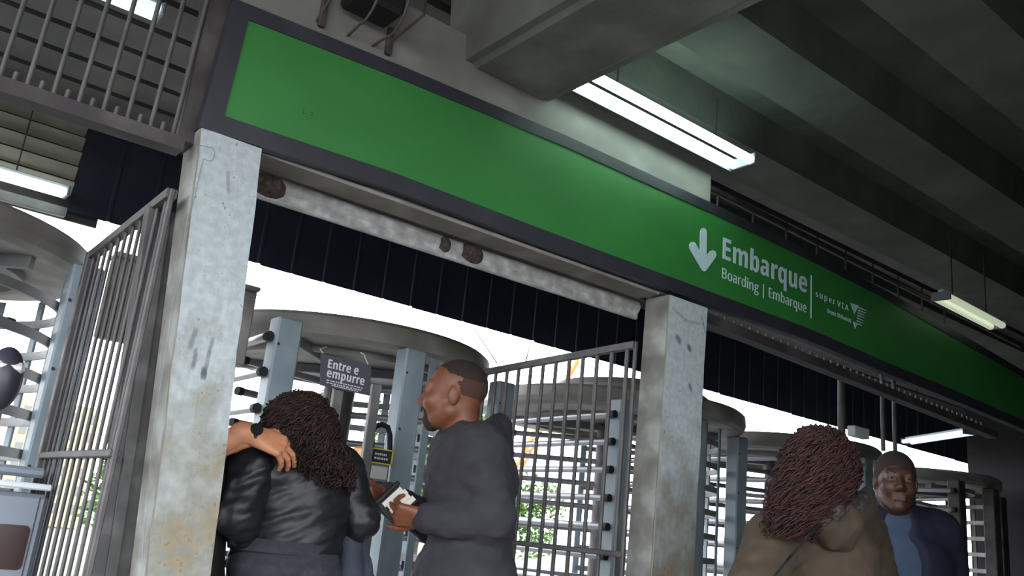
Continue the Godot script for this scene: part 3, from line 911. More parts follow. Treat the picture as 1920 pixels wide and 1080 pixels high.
func small_things() -> void:
	# notice on the middle turnstile
	var z := -1.02
	var a := at(601, 722, z)
	var b := at(693, 742, z)
	var c := at(696, 685, z)
	var d := at(603, 662, z)
	var n := thing("hanging_notice", "small dark grey notice reading Entre e empurre on the middle turnstile", "sign", Vector3((a.x + b.x) * 0.5, a.y, z))
	var off := Transform3D(Basis(), -n.position)
	var pl := MB.new()
	pl.slab(PackedVector2Array([Vector2(a.x, a.y), Vector2(b.x, b.y), Vector2(c.x, c.y), Vector2(d.x, d.y)]), z - 0.008, z)
	put("notice_plate", pl.done(), M.plate_grey, n, off)
	var bold := sys_font(700)
	var L := Vector3(0, 0, 0.0005)
	letters("Entre e", bold, at(614, 689, z) + L, at(671, 703, z) + L, 0.036, n, M.white_print)
	letters("empurre", bold, at(612, 706, z) + L, at(682, 722.5, z) + L, 0.036, n, M.white_print)
	var r := RandomNumberGenerator.new()
	r.seed = 4
	var pr := MB.new()
	for k in [[612, 713.5, 684, 730], [612, 718, 682, 734], [622, 723.5, 676, 736]]:
		dashes(pr, at(k[0], k[1], z + 0.001), at(k[2], k[3], z + 0.001), 0.005, 13, r)
	put("small_print", pr.done(), M.white_print, n, off)
	var wi := MB.new()
	for k in [[606, 662, 600, 655, 612, 650], [690, 683, 682, 664, 676, 661]]:
		wi.tube([at(k[0], k[1], z - 0.004), at(k[2], k[3], z - 0.01), at(k[4], k[5], z - 0.06)], 0.0022, 5)
	put("hanging_wire", wi.done(), M.lamp_body, n, off)
	for k in [[612, 730], [681, 742]]:       # the notice's own uprights, down to the ground
		var p := at(k[0] + 22, k[1], z - 0.03)
		put("notice_upright", boxm(Vector3(p.x, p.y * 0.5 + 0.03, z - 0.03), Vector3(0.045, p.y + 0.04, 0.025), 0.003), M.grey_paint, n, off)
	# ticket reader with yellow side
	var v := thing("ticket_reader", "grey and yellow ticket reader with small screen on the middle turnstile post", "reader", Vector3(at(712, 900, -1.13).x, 1.26, -1.15))
	var off2 := Transform3D(Basis(), -v.position)
	var x0 := at(692, 880, -1.10).x
	var x1 := at(734, 880, -1.10).x
	var yt := at(712, 842, -1.10).y
	var yb := at(712, 965, -1.10).y
	put("reader_body", boxm(Vector3((x0 + x1) * 0.5, (yt + yb) * 0.5, -1.16), Vector3(x1 - x0, yt - yb, 0.10), 0.012), M.device_grey, v, off2)
	put("yellow_side", boxm(Vector3(x0 - 0.014, (yt + yb) * 0.5 + 0.02, -1.165), Vector3(0.03, yt - yb - 0.03, 0.12), 0.010), M.yellow_plastic, v, off2)
	put("reader_label", boxm(Vector3((x0 + x1) * 0.5, yt - 0.03, -1.107), Vector3(x1 - x0 - 0.008, 0.055, 0.006), 0.002), M.device_dark, v, off2)
	var lp := MB.new()
	for k in 2:
		dashes(lp, Vector3(x0 + 0.02, yt - 0.026 - k * 0.018, -1.1035), Vector3(x1 - 0.02, yt - 0.026 - k * 0.018, -1.1035), 0.009, 7, r)
	put("label_print", lp.done(), M.white_print, v, off2)
	var yf := MB.new()
	for q in [[0.0, 0.030], [0.0, -0.030]]:
		yf.box(Vector3((x0 + x1) * 0.5, yt - 0.03 + q[1], -1.105), Vector3(x1 - x0, 0.005, 0.008))
	for s in [x0 + 0.003, x1 - 0.003]:
		yf.box(Vector3(s, yt - 0.03, -1.105), Vector3(0.005, 0.064, 0.008))
	put("label_border", yf.done(), plain("border_yellow", Color(0.85, 0.82, 0.2), 0.5), v, off2)
	put("reader_screen", boxm(Vector3((x0 + x1) * 0.5, yt - 0.10, -1.108), Vector3((x1 - x0) * 0.72, 0.055, 0.006), 0.002), M.device_screen, v, off2)
	put("reader_panel", boxm(Vector3((x0 + x1) * 0.5, yt - 0.172, -1.108), Vector3((x1 - x0) * 0.8, 0.07, 0.006), 0.002), M.device_dark, v, off2)
	put("reader_pole", boxm(Vector3((x0 + x1) * 0.5, yb * 0.5, -1.17), Vector3(0.06, yb, 0.06), 0.004), M.grey_paint, v, off2)
	var hk := MB.new()
	hk.tube([at(697, 842, -1.16), at(698, 812, -1.16), at(704, 799, -1.16), at(716, 796, -1.16), at(727, 801, -1.16), at(731, 816, -1.16), at(731, 848, -1.16)], 0.0125, 10)
	put("cable_loop", hk.done(), M.black_rubber, v, off2)
	# reader cabinet at the lower left
	var g := thing("gate_cabinet", "grey metal gate cabinet with dark rounded window, lower left corner", "cabinet", Vector3(0.43, 0, -0.62))
	var off3 := Transform3D(Basis(), -g.position)
	put("cabinet_body", boxm(Vector3(0.43, 0.58, -0.68), Vector3(0.30, 1.165, 0.26), 0.012), M.device_grey, g, off3)
	put("cabinet_lid", boxm(Vector3(0.43, 1.183, -0.67), Vector3(0.295, 0.018, 0.28), 0.004), M.lamp_body, g, off3)
	put("cabinet_top", boxm(Vector3(0.43, 1.222, -0.70), Vector3(0.27, 0.028, 0.22), 0.008), M.device_grey, g, off3)
	var wn := MB.new()
	var oc := PackedVector2Array()
	for q in [[1, 1], [-1, 1], [-1, -1], [1, -1]]:
		for i in 5:
			var an := deg_to_rad([0, 90, 180, 270][[[1, 1], [-1, 1], [-1, -1], [1, -1]].find(q)] + i * 22.5)
			oc.append(Vector2(0.506 + q[0] * 0.030 + cos(an) * 0.014, 1.015 + q[1] * 0.046 + sin(an) * 0.014))
	wn.slab(oc, -0.552, -0.5475)
	put("reader_window", wn.done(), M.brown_window, g, off3)
	put("panel_seam", boxm(Vector3(0.556, 0.58, -0.5495), Vector3(0.003, 1.15, 0.002), 0.0), M.device_dark, g, off3)
	# rounded card post
	var t := thing("card_post", "rounded grey card reader head with pale band at the left edge", "reader", Vector3(at(6, 710, -0.62).x, 1.24, -0.62))
	var tm := MB.new()
	tm.ball(Vector3(0, 0.235, 0), Vector3(0.052, 0.095, 0.05), 14, 20)
	put("reader_head", tm.done(), M.device_dark, t)
	put("pale_band", boxm(Vector3(0.004, 0.268, 0.022), Vector3(0.082, 0.034, 0.046), 0.012), M.device_screen, t)
	put("reader_stem", bar(Vector3(0, -0.004, 0), Vector3(0, 0.14, 0), 0.02, 10), M.device_grey, t)
	# caged loudspeaker on the lintel
	var sp := thing("caged_loudspeaker", "black loudspeaker box in a bent wire cage on the lintel above the sign", "loudspeaker", Vector3(1.07, 2.64, -0.04))
	var off4 := Transform3D(Basis(), -sp.position)
	var bx := MB.new()
	bx.cbox(Vector3(1.055, 2.80, 0.035), Vector3(0.17, 0.15, 0.13), 0.012)
	put("speaker_box", bx.done(), M.black_box, sp, off4)
	for k in 2:
		var x2: float = 1.03 + k * 0.10
		var pts := []
		for i in 11:
			var an := PI * i / 10.0 - PI / 2
			pts.append(Vector3(x2, 2.79 + 0.115 * sin(an), 0.03 + 0.10 * cos(an)))
		var wr := MB.new()
		wr.tube(pts, 0.0045, 7)
		put("cage_hoop", wr.done(), M.grille_bar, sp, off4)
	var cg := MB.new()
	cg.tube([Vector3(0.965, 2.79, 0.128), Vector3(1.19, 2.79, 0.128), Vector3(1.205, 2.76, 0.10), Vector3(1.17, 2.70, -0.04)], 0.0045, 7)
	cg.tube([Vector3(1.13, 2.68, 0.03), Vector3(1.11, 2.66, -0.042)], 0.0045, 7)
	cg.tube([Vector3(1.03, 2.68, 0.03), Vector3(1.02, 2.655, -0.042)], 0.0045, 7)
	cg.tube([Vector3(0.955, 2.82, 0.03), Vector3(0.91, 2.655, -0.042)], 0.0045, 7)
	put("cage_stay", cg.done(), M.brown_wire, sp, off4)
	put("wall_bracket", boxm(Vector3(0.925, 2.74, -0.032), Vector3(0.022, 0.20, 0.018), 0.003), M.brown_wire, sp, off4)
	put("wall_bracket", boxm(Vector3(1.165, 2.70, -0.032), Vector3(0.022, 0.10, 0.018), 0.003), M.brown_wire, sp, off4)
	# right bay: post with a small pale box, and a pair of thin hanging tubes
	var ps := thing("bay_post", "dark upright post carrying a small pale box, behind the red-haired woman", "post", Vector3(at(1578, 800, -0.5).x, 0, -0.5))
	var q0 := at(1578, 715, -0.5)
	put("post_shaft", bar(Vector3(0, 0, 0), Vector3(0, q0.y + 0.05, 0), 0.022, 10), M.grille_bar, ps)
	var qb := at(1613, 812, -0.5)
	put("pale_box", boxm(Vector3(qb.x - ps.position.x - 0.02, qb.y, 0), Vector3(0.16, 0.06, 0.05), 0.004), M.lamp_body, ps)
	for k in [[1654, 728, 0.012, 2], [1676, 738, 0.012, 1]]:
		var p2 := at(k[0], k[1], -0.3)
		tag(put("hanging_tube", bar(Vector3(p2.x, 1.84, -0.3), Vector3(p2.x, 2.3, -0.3), k[2]), M.grille_bar),
			"left one of two thin dark tubes hanging above the man in blue" if k[3] == 2 else "right one of two thin dark tubes hanging above the man in blue", "tube", "thin hanging tubes")
	# slack wires below the navy sheets
	for k in [[888, 615, 932, 683, -1.02, "thin slack wire from the navy sheets to the right fence's far end"], [993, 650, 986, 678, -0.75, "short straight wire above the right barred fence"]]:
		var w := MB.new()
		w.tube([at(k[0], k[1], -2.45), at(k[2], k[3], k[4]) + Vector3(0, 0.004, 0)], 0.003, 5)
		tag(put("slack_wire", w.done(), M.black_rubber), k[5], "wire")

# ---------------------------------------------------------------- beyond the station
func tree(label: String, c: Vector3, h: float, r: float, seed_: int, leaves: int) -> void:
	var o := thing("tree", label, "tree", c)
	var rg := RandomNumberGenerator.new()
	rg.seed = seed_
	var t := MB.new()
	t.tube([Vector3.ZERO, Vector3(0.08, h * 0.35, 0), Vector3(-0.05, h * 0.62, 0.05), Vector3(0, h * 0.9, 0)], 0.07, 9, 0.025)
	for i in 9:
		var a := rg.randf() * TAU
		var y := h * rg.randf_range(0.4, 0.75)
		t.tube([Vector3(0, y, 0), Vector3(cos(a) * r * 0.4, y + 0.3, sin(a) * r * 0.4), Vector3(cos(a) * r * 0.8, y + 0.5, sin(a) * r * 0.8)], 0.05, 6, 0.015)
	put("trunk", t.done(), M.bark, o)
	var f := MB.new()
	var blobs := []
	for i in 16:
		var a := rg.randf() * TAU
		var rr := r * sqrt(rg.randf()) * 0.75
		blobs.append(Vector3(cos(a) * rr, h * rg.randf_range(0.38, 0.95), sin(a) * rr))
	for i in leaves:
		var b: Vector3 = blobs[rg.randi() % blobs.size()]
		var d := Vector3(rg.randfn(), rg.randfn(), rg.randfn()).normalized() * r * 0.36 * pow(rg.randf(), 0.4)
		var p := b + d
		var u := Vector3(rg.randfn(), rg.randfn() * 0.5, rg.randfn()).normalized() * rg.randf_range(0.05, 0.10)
		var w := u.cross(Vector3(rg.randfn(), rg.randfn(), rg.randfn())).normalized() * 0.035
		f.quad(p - u, p - w, p + u, p + w)
	var fo := put("foliage", f.done(), M.leaf, o)
	fo.set_meta("kind", "stuff")

func background() -> void:
	struct("floor", boxm(Vector3(10, -0.12, -36.3), Vector3(90, 0.2, 60.0), 0.0), M.ground_earth)
	tree("bright green tree seen through the middle turnstile, beside the man's face", Vector3(10.8, 0, -14.5), 4.0, 1.7, 3, 5200)
	tree("low green tree seen low through the turnstile behind the right fence", Vector3(14.2, 0, -15.5), 2.6, 1.5, 5, 3000)
	tree("green tree seen through the left barred fence", Vector3(4.7, 0, -14.0), 2.1, 1.2, 8, 2600)
	# far pale building
	var b := thing("far_building", "distant pale yellow building seen between the left turnstile and the barred fence", "building", Vector3(6.4, 0, -32))
	put("facade_block", boxm(Vector3(0, 2.0, 0), Vector3(2.6, 4.0, 3.0), 0.0), M.far_wall, b)
	for i in 5:
		for j in 6:
			put("window_pane", boxm(Vector3(-1.0 + i * 0.5, 0.6 + j * 0.6, 1.505), Vector3(0.22, 0.32, 0.03), 0.0), M.far_window, b)
	# crane boom
	var cr := thing("crane", "orange crane boom rising far away behind the right turnstile", "crane", at(940, 940, -30) * Vector3(1, 0, 1))
	var off := Transform3D(Basis(), -cr.position)
	var m := MB.new()
	var p0 := at(938, 930, -30)
	var p1 := at(1000, 815, -30)
	var p2 := at(1083, 674, -30)
	m.tube([p0, p1, p2], 0.11, 6)
	m.tube([p0 + Vector3(0.45, 0, 0), p1 + Vector3(0.35, 0, 0), p2 + Vector3(0.05, -0.1, 0)], 0.08, 6)
	for i in 24:
		var t := i / 24.0
		m.tube([p0.lerp(p2, t), p0.lerp(p2, t + 0.04) + Vector3(0.4 * (1.0 - t), 0, 0)], 0.05, 5)
	put("boom", m.done(), M.crane_orange, cr, off)
	put("cab", boxm(Vector3(p0.x, p0.y * 0.5, -30), Vector3(1.2, p0.y, 1.2), 0.05), M.crane_orange, cr, off)

# ---------------------------------------------------------------- smooth bodies: distances to tapered capsules and ellipsoids, meshed as surface nets
class Blob:
	var kd := PackedInt32Array()      # 0 capsule, 1 ellipsoid; + 2 when it is cut away
	var A := PackedVector3Array()
	var D := PackedVector3Array()
	var R := PackedFloat32Array()
	var S := PackedFloat32Array()
	var L := PackedFloat32Array()
	var K := PackedFloat32Array()
	var B: Array[Basis] = []
	var lo := Vector3.ONE * 1e9
	var hi := Vector3.ONE * -1e9
	var noise: FastNoiseLite
	var amp := 0.0
	var fq := Basis()

	func grow(p: Vector3, r: float) -> void:
		lo = lo.min(p - Vector3.ONE * r)
		hi = hi.max(p + Vector3.ONE * r)

	func cap(a: Vector3, b: Vector3, ra: float, rb: float, k := 0.03, cut := false) -> void:
		kd.append(2 if cut else 0)
		A.append(a); D.append(b - a); R.append(ra); S.append(rb - ra)
		L.append(1.0 / maxf((b - a).length_squared(), 1e-8))
		K.append(k); B.append(Basis())
		if not cut:
			grow(a, ra); grow(b, rb)

	func ell(c: Vector3, r: Vector3, basis := Basis(), k := 0.03, cut := false) -> void:
		kd.append(3 if cut else 1)
		A.append(c); D.append(r); R.append(minf(r.x, minf(r.y, r.z))); S.append(0.0); L.append(0.0); K.append(k)
		B.append(Basis.from_scale(Vector3.ONE / r) * basis.transposed())
		if not cut:
			grow(c, maxf(r.x, maxf(r.y, r.z)))

	func rough(a: float, f: Vector3, seed_: int, tilt := 0.0) -> void:
		noise = FastNoiseLite.new()
		noise.seed = seed_
		noise.frequency = 1.0
		noise.fractal_octaves = 3
		noise.noise_type = FastNoiseLite.TYPE_SIMPLEX_SMOOTH
		amp = a
		fq = Basis.from_scale(f) * Basis(Vector3(0, 0, 1), tilt)
		lo -= Vector3.ONE * a
		hi += Vector3.ONE * a

	func one(i: int, p: Vector3) -> float:
		if kd[i] & 1:
			var q := B[i] * (p - A[i])
			var k0 := q.length()
			return k0 * (k0 - 1.0) / maxf((q / D[i]).length(), 1e-5)
		var w := p - A[i]
		var t := clampf(w.dot(D[i]) * L[i], 0.0, 1.0)
		return (w - D[i] * t).length() - R[i] - S[i] * t

	func dist(p: Vector3, which: PackedInt32Array) -> float:
		var d := 1e3
		for i in which:
			var e := one(i, p)
			var k := K[i]
			if kd[i] > 1:
				var h := maxf(k - absf(d + e), 0.0) / k
				d = maxf(d, -e) + h * h * k * 0.25
			else:
				var h2 := maxf(k - absf(d - e), 0.0) / k
				d = minf(d, e) - h2 * h2 * k * 0.25
		if amp > 0.0 and absf(d) < amp * 4.0 + 0.03:
			d += amp * noise.get_noise_3dv(fq * p)
		return d

	func net(cell: float, out: MB) -> void:
		lo -= Vector3.ONE * cell * 2.5
		hi += Vector3.ONE * cell * 2.5
		var N := 5
		var bn := Vector3i(((hi - lo) / (cell * N)).ceil())
		var nx := bn.x * N + 1
		var ny := bn.y * N + 1
		var nz := bn.z * N + 1
		var sy := nx
		var sz := nx * ny
		var val := PackedFloat32Array()
		val.resize(nx * ny * nz)
		val.fill(9.0)
		var vid := PackedInt32Array()
		vid.resize(nx * ny * nz)
		vid.fill(-1)
		var all := PackedInt32Array(range(kd.size()))
		var half := cell * N * 0.87
		var blocks: Array[Vector3i] = []
		var subs: Array[PackedInt32Array] = []
		for bz in bn.z:
			for by in bn.y:
				for bx in bn.x:
					var c := lo + (Vector3(bx, by, bz) + Vector3.ONE * 0.5) * (cell * N)
					var d := dist(c, all)
					if absf(d) > half * 1.35 + amp:
						continue
					var sub := PackedInt32Array()
					for i in all:
						if one(i, c) < maxf(d, 0.0) + half * 2.0 + K[i] + amp:
							sub.append(i)
					blocks.append(Vector3i(bx, by, bz))
					subs.append(sub)
		for q in blocks.size():
			var b := blocks[q] * N
			var sub := subs[q]
			for k in range(b.z, b.z + N + 1):
				for j in range(b.y, b.y + N + 1):
					var row := k * sz + j * sy
					for i in range(b.x, b.x + N + 1):
						if val[row + i] == 9.0:
							val[row + i] = dist(lo + Vector3(i, j, k) * cell, sub)
		var base := out.v.size()
		var pts := PackedVector3Array()
		var cells := PackedInt32Array()
		var offs := [0, 1, sy, sy + 1, sz, sz + 1, sz + sy, sz + sy + 1]
		var pos := [Vector3(0, 0, 0), Vector3(1, 0, 0), Vector3(0, 1, 0), Vector3(1, 1, 0), Vector3(0, 0, 1), Vector3(1, 0, 1), Vector3(0, 1, 1), Vector3(1, 1, 1)]
		var edges := [[0, 1], [2, 3], [4, 5], [6, 7], [0, 2], [1, 3], [4, 6], [5, 7], [0, 4], [1, 5], [2, 6], [3, 7]]
		for q in blocks.size():
			var b := blocks[q] * N
			for k in range(b.z, b.z + N):
				for j in range(b.y, b.y + N):
					for i in range(b.x, b.x + N):
						var o := k * sz + j * sy + i
						var s := 0
						for c in 8:
							if val[o + offs[c]] < 0.0:
								s += 1
						if s == 0 or s == 8:
							continue
						var acc := Vector3.ZERO
						var cnt := 0
						for e in edges:
							var va := val[o + offs[e[0]]]
							var vb := val[o + offs[e[1]]]
							if (va < 0.0) != (vb < 0.0):
								acc += (pos[e[0]] as Vector3).lerp(pos[e[1]], va / (va - vb))
								cnt += 1
						vid[o] = pts.size()
						cells.append(o)
						pts.append(lo + (Vector3(i, j, k) + acc / cnt) * cell)
		var nrm := PackedVector3Array()
		nrm.resize(pts.size())
		var tri := PackedInt32Array()
		var dirs := [[1, sy, sz], [sy, sz, 1], [sz, 1, sy]]
		for o in cells:
			for d in dirs:
				var va := val[o]
				var vb := val[o + d[0]]
				if (va < 0.0) == (vb < 0.0):
					continue
				var a := vid[o]
				var b := vid[o - d[1]]
				var c := vid[o - d[1] - d[2]]
				var e := vid[o - d[2]]
				if b < 0 or c < 0 or e < 0:
					continue
				if va < 0.0:
					tri.append_array(PackedInt32Array([a, c, b, a, e, c]))
				else:
					tri.append_array(PackedInt32Array([a, b, c, a, c, e]))
		for t in range(0, tri.size(), 3):
			var p := pts[tri[t]]
			var nn := (pts[tri[t + 2]] - p).cross(pts[tri[t + 1]] - p)
			for c in 3:
				nrm[tri[t + c]] += nn
		for i in pts.size():
			out.v.append(pts[i])
			out.n.append(nrm[i].normalized())
			out.uv.append(Vector2.ZERO)
		for t in tri:
			out.ix.append(base + t)

func frame(pos: Vector3, y: Vector3, z: Vector3) -> Transform3D:
	var yy := y.normalized()
	var xx := yy.cross(z).normalized()
	return Transform3D(Basis(xx, yy, xx.cross(yy)), pos)

# joints of a standing figure in the world; x is its left
func joints(base: Vector3, yaw: float, h: float) -> Dictionary:
	var b := Basis(Vector3.UP, yaw)
	var J := {"base": base, "b": b, "h": h}
	var set_ := {"P": Vector3(0, 0.53, 0), "W": Vector3(0, 0.61, 0.01), "C": Vector3(0, 0.72, 0.0), "N": Vector3(0, 0.845, -0.012), "Hc": Vector3(0, 0.925, 0.012)}
	for k in set_:
		J[k] = base + b * ((set_[k] as Vector3) * h)
	for s in [["L", 1.0], ["R", -1.0]]:
		var q := {"S": Vector3(0.110, 0.81, -0.005), "E": Vector3(0.135, 0.63, -0.02), "H": Vector3(0.140, 0.48, 0.03), "Hi": Vector3(0.052, 0.52, 0), "K": Vector3(0.056, 0.285, 0.008), "A": Vector3(0.058, 0.045, -0.02), "T": Vector3(0.068, 0.016, 0.085)}
		for k in q:
			var p: Vector3 = q[k]
			J[k + s[0]] = base + b * (Vector3(p.x * s[1], p.y, p.z) * h)
	J.head = Transform3D(b, J.Hc)
	return J

func torso(B: Blob, J: Dictionary, w: float, d: float, e: float) -> void:
	var b: Basis = J.b
	B.ell(J.P, Vector3(0.165 * w + e, 0.12, 0.115 * d + e), b, 0.06)
	B.ell(J.W, Vector3(0.145 * w + e, 0.15, 0.105 * d + e), b, 0.06)
	B.ell(J.C, Vector3(0.160 * w + e, 0.17, 0.115 * d + e), b, 0.06)
	B.cap(J.SL.lerp(J.SR, 0.12), J.SL.lerp(J.SR, 0.88), 0.058 * w + e, 0.058 * w + e, 0.06)
	B.cap(J.N + (J.C - J.N) * 0.05, (J.SL as Vector3).lerp(J.N, 0.25), 0.05 + e * 0.5, 0.048 * w + e, 0.05)
	B.cap(J.N + (J.C - J.N) * 0.05, (J.SR as Vector3).lerp(J.N, 0.25), 0.05 + e * 0.5, 0.048 * w + e, 0.05)

func arm(B: Blob, J: Dictionary, s: String, w: float, e: float, upto := 1.0) -> void:
	var S: Vector3 = J["S" + s]
	var E: Vector3 = J["E" + s]
	var H: Vector3 = J["H" + s]
	B.cap(S, E, 0.052 * w + e, 0.042 * w + e, 0.04)
	B.cap(E, E.lerp(H, upto), 0.043 * w + e, lerpf(0.043, 0.029, upto) * w + e, 0.025)

func legs(B: Blob, J: Dictionary, w: float, e: float) -> void:
	for s in ["L", "R"]:
		B.cap(J["Hi" + s], J["K" + s], 0.082 * w + e, 0.056 * w + e, 0.04)
		B.cap(J["K" + s], J["A" + s], 0.056 * w + e, 0.038 * w + e, 0.03)

func head(B: Blob, T: Transform3D, s: float, J: Dictionary, fine := true) -> void:
	var b := T.basis
	var P := func(x: float, y: float, z: float) -> Vector3: return T * (Vector3(x, y, z) * s)
	B.ell(P.call(0, 0.035, -0.014), Vector3(0.077, 0.088, 0.099) * s, b, 0.03)
	B.ell(P.call(0, -0.03, 0.032), Vector3(0.062, 0.085, 0.066) * s, b, 0.03)
	B.cap(P.call(0, -0.05, -0.03), J.N, 0.056 * s, 0.062 * s, 0.035)
	for x in [-1.0, 1.0]:
		B.cap(P.call(0.048 * x, -0.055, 0.0), P.call(0.012 * x, -0.102, 0.066), 0.028 * s, 0.022 * s, 0.02)
		B.ell(P.call(0.076 * x, -0.005, -0.012), Vector3(0.010, 0.032, 0.019) * s, b * Basis(Vector3.UP, x * 0.35), 0.008)
		if fine:
			B.ell(P.call(0.038 * x, -0.028, 0.066), Vector3.ONE * 0.026 * s, b, 0.025)
			B.ell(P.call(0.032 * x, 0.006, 0.098), Vector3(0.017, 0.011, 0.014) * s, b, 0.012, true)
			B.ell(P.call(0.032 * x, 0.006, 0.083), Vector3(0.016, 0.009, 0.010) * s, b, 0.006)
			B.ell(P.call(0.0125 * x, -0.036, 0.099), Vector3.ONE * 0.0105 * s, b, 0.008)
	if fine:
		B.cap(P.call(-0.036, 0.026, 0.080), P.call(0.036, 0.026, 0.080), 0.012 * s, 0.012 * s, 0.02)
		B.cap(P.call(0, 0.012, 0.092), P.call(0, -0.030, 0.112), 0.0085 * s, 0.0125 * s, 0.012)
		B.cap(P.call(-0.02, -0.064, 0.089), P.call(0.02, -0.064, 0.089), 0.0075 * s, 0.0075 * s, 0.006)
		B.cap(P.call(-0.017, -0.077, 0.089), P.call(0.017, -0.077, 0.089), 0.0085 * s, 0.0085 * s, 0.006)
		B.ell(P.call(0, -0.103, 0.074), Vector3(0.022, 0.018, 0.018) * s, b, 0.015)

# hand: T has its origin at the wrist, y towards the fingers, z out of the back of the hand; the thumb is on side sx of x
func hand(B: Blob, T: Transform3D, sx: float, curl: Array, thumb: Vector3, sc := 1.0) -> void:
	var P := func(x: float, y: float, z: float) -> Vector3: return T * (Vector3(x * sx, y, z) * sc)
	B.cap(P.call(0, -0.04, 0), P.call(0, 0.012, 0), 0.025 * sc, 0.024 * sc, 0.012)
	var kx := [0.029, 0.010, -0.010, -0.028]
	var ky := [0.086, 0.091, 0.086, 0.077]
	var len_ := [1.0, 1.1, 1.03, 0.82]
	for i in 4:
		B.cap(P.call(kx[i] * 0.65, 0.012, 0), P.call(kx[i], ky[i], 0), 0.0155 * sc, 0.0115 * sc, 0.012)
	for i in 4:
		var p := Vector3(kx[i], ky[i], 0)
		var a := 0.0
		var f: float = len_[i]
		var c: Array = curl[i]
		for j in 3:
			a += c[j]
			var l: float = [0.043, 0.027, 0.021][j] * f
			var q := p + Vector3(kx[i] * 0.06, cos(a), -sin(a)) * l
			B.cap(P.call(p.x, p.y, p.z), P.call(q.x, q.y, q.z), [0.0095, 0.0086, 0.0078][j] * sc, [0.0086, 0.0078, 0.0068][j] * sc, 0.003)
			p = q
	var t0 := Vector3(0.020, 0.022, -0.006)
	var t1 := t0 + Vector3(0.55, 0.72, thumb.z * 0.5).normalized() * 0.046
	var t2 := t1 + thumb.normalized() * 0.034
	var t3 := t2 + (thumb.normalized() + Vector3(-0.15, 0.25, 0)).normalized() * 0.027
	B.cap(P.call(t0.x, t0.y, t0.z), P.call(t1.x, t1.y, t1.z), 0.0165 * sc, 0.0115 * sc, 0.01)
	B.cap(P.call(t1.x, t1.y, t1.z), P.call(t2.x, t2.y, t2.z), 0.0108 * sc, 0.0098 * sc, 0.004)
	B.cap(P.call(t2.x, t2.y, t2.z), P.call(t3.x, t3.y, t3.z), 0.0098 * sc, 0.0080 * sc, 0.004)

func body(o: Node3D, J: Dictionary, skin: Material, w: float, d: float, hs: float, head_cell: float, fine: bool, hands: Array, arm_cell := 0.013) -> void:
	var mb := MB.new()
	var B := Blob.new()
	torso(B, J, w, d, -0.008)
	legs(B, J, w, -0.006)
	B.cap(J.N, J.N + (J.Hc - J.N) * 0.3, 0.05 * hs, 0.05 * hs, 0.04)
	for s in ["L", "R"]:
		arm(B, J, s, w, -0.003)
		B.cap(J["A" + s], J["T" + s], 0.035, 0.028, 0.03)
	B.net(0.018, mb)
	var H := Blob.new()
	head(H, J.head, hs, J, fine)
	H.net(head_cell, mb)
	for h in hands:
		var Q := Blob.new()
		hand(Q, h[0], h[1], h[2], h[3], h[4] if h.size() > 4 else 1.0)
		if h.size() > 5:      # bare forearm joined to the hand's own grid
			Q.cap(h[5], (h[0] as Transform3D) * Vector3(0, -0.02, 0), 0.042, 0.027, 0.02)
		Q.net(0.0034, mb)
	put("body", mb.done(), skin, o, o.transform.affine_inverse())

func cloth(o: Node3D, called: String, B: Blob, cell: float, m: Material, label := "") -> MeshInstance3D:
	var mb := MB.new()
	B.net(cell, mb)
	var p := put(called, mb.done(), m, o, o.transform.affine_inverse())
	if label:
		p.set_meta("label", label)
	return p

func shoes(o: Node3D, J: Dictionary) -> void:
	for s in ["L", "R"]:
		var B := Blob.new()
		B.cap(J["A" + s] + Vector3(0, -0.03, 0), J["T" + s] + Vector3(0, 0.012, 0), 0.046, 0.038, 0.03)
		cloth(o, "shoe", B, 0.014, M.shoe_dark)

# strands that fall round a head: rings gives (height, half width x, half depth z, centre) from the crown down, in world axes
func strands(mb: MB, rings: Array, count: int, seed_: int, coil: float, thick: float, front: Vector3, skip := 0.35) -> void:
	var r := RandomNumberGenerator.new()
	r.seed = seed_
	var n := rings.size() - 1
	for i in count:
		var a := r.randf() * TAU
		var dir := Vector3(sin(a), 0, cos(a))
		if dir.dot(front) > skip:
			continue
		var s0 := r.randf_range(0.0, 0.45) * n
		var s1 := minf(s0 + r.randf_range(0.35, 0.75) * n, n)
		var ph := r.randf() * TAU
		var turns := r.randf_range(3.0, 6.5) * (s1 - s0) / n * 1.6
		var grow_ := 1.0 + 0.22 * r.randf() * r.randf()
		var pts := []
		var m := 26
		for k in m:
			var t := lerpf(s0, s1, k / float(m - 1))
			var f := mini(int(t), n - 1)
			var u := t - f
			var p: Array = rings[f]
			var q: Array = rings[f + 1]
			var c: Vector3 = (p[3] as Vector3).lerp(q[3], u)
			var hw := lerpf(p[1], q[1], u) * grow_
			var hd := lerpf(p[2], q[2], u) * grow_
			var g := TAU * turns * k / float(m - 1) + ph
			var a2 := a + 0.10 * sin(g * 0.31 + ph)
			var w := Vector3(sin(a2) * hw, 0, cos(a2) * hd)
			pts.append(Vector3(c.x, lerpf(p[0], q[0], u), c.z) + w + dir * coil * cos(g) + Vector3(-dir.z, 0, dir.x) * coil * sin(g) + Vector3(0, coil * 0.6 * cos(g * 0.7), 0))
		mb.tube(pts, thick, 4, thick * 0.5, false)

func people() -> void:
	man_in_hoodie()
	woman_in_leather()
	hidden_man()
	woman_in_beige()
	man_in_blue()

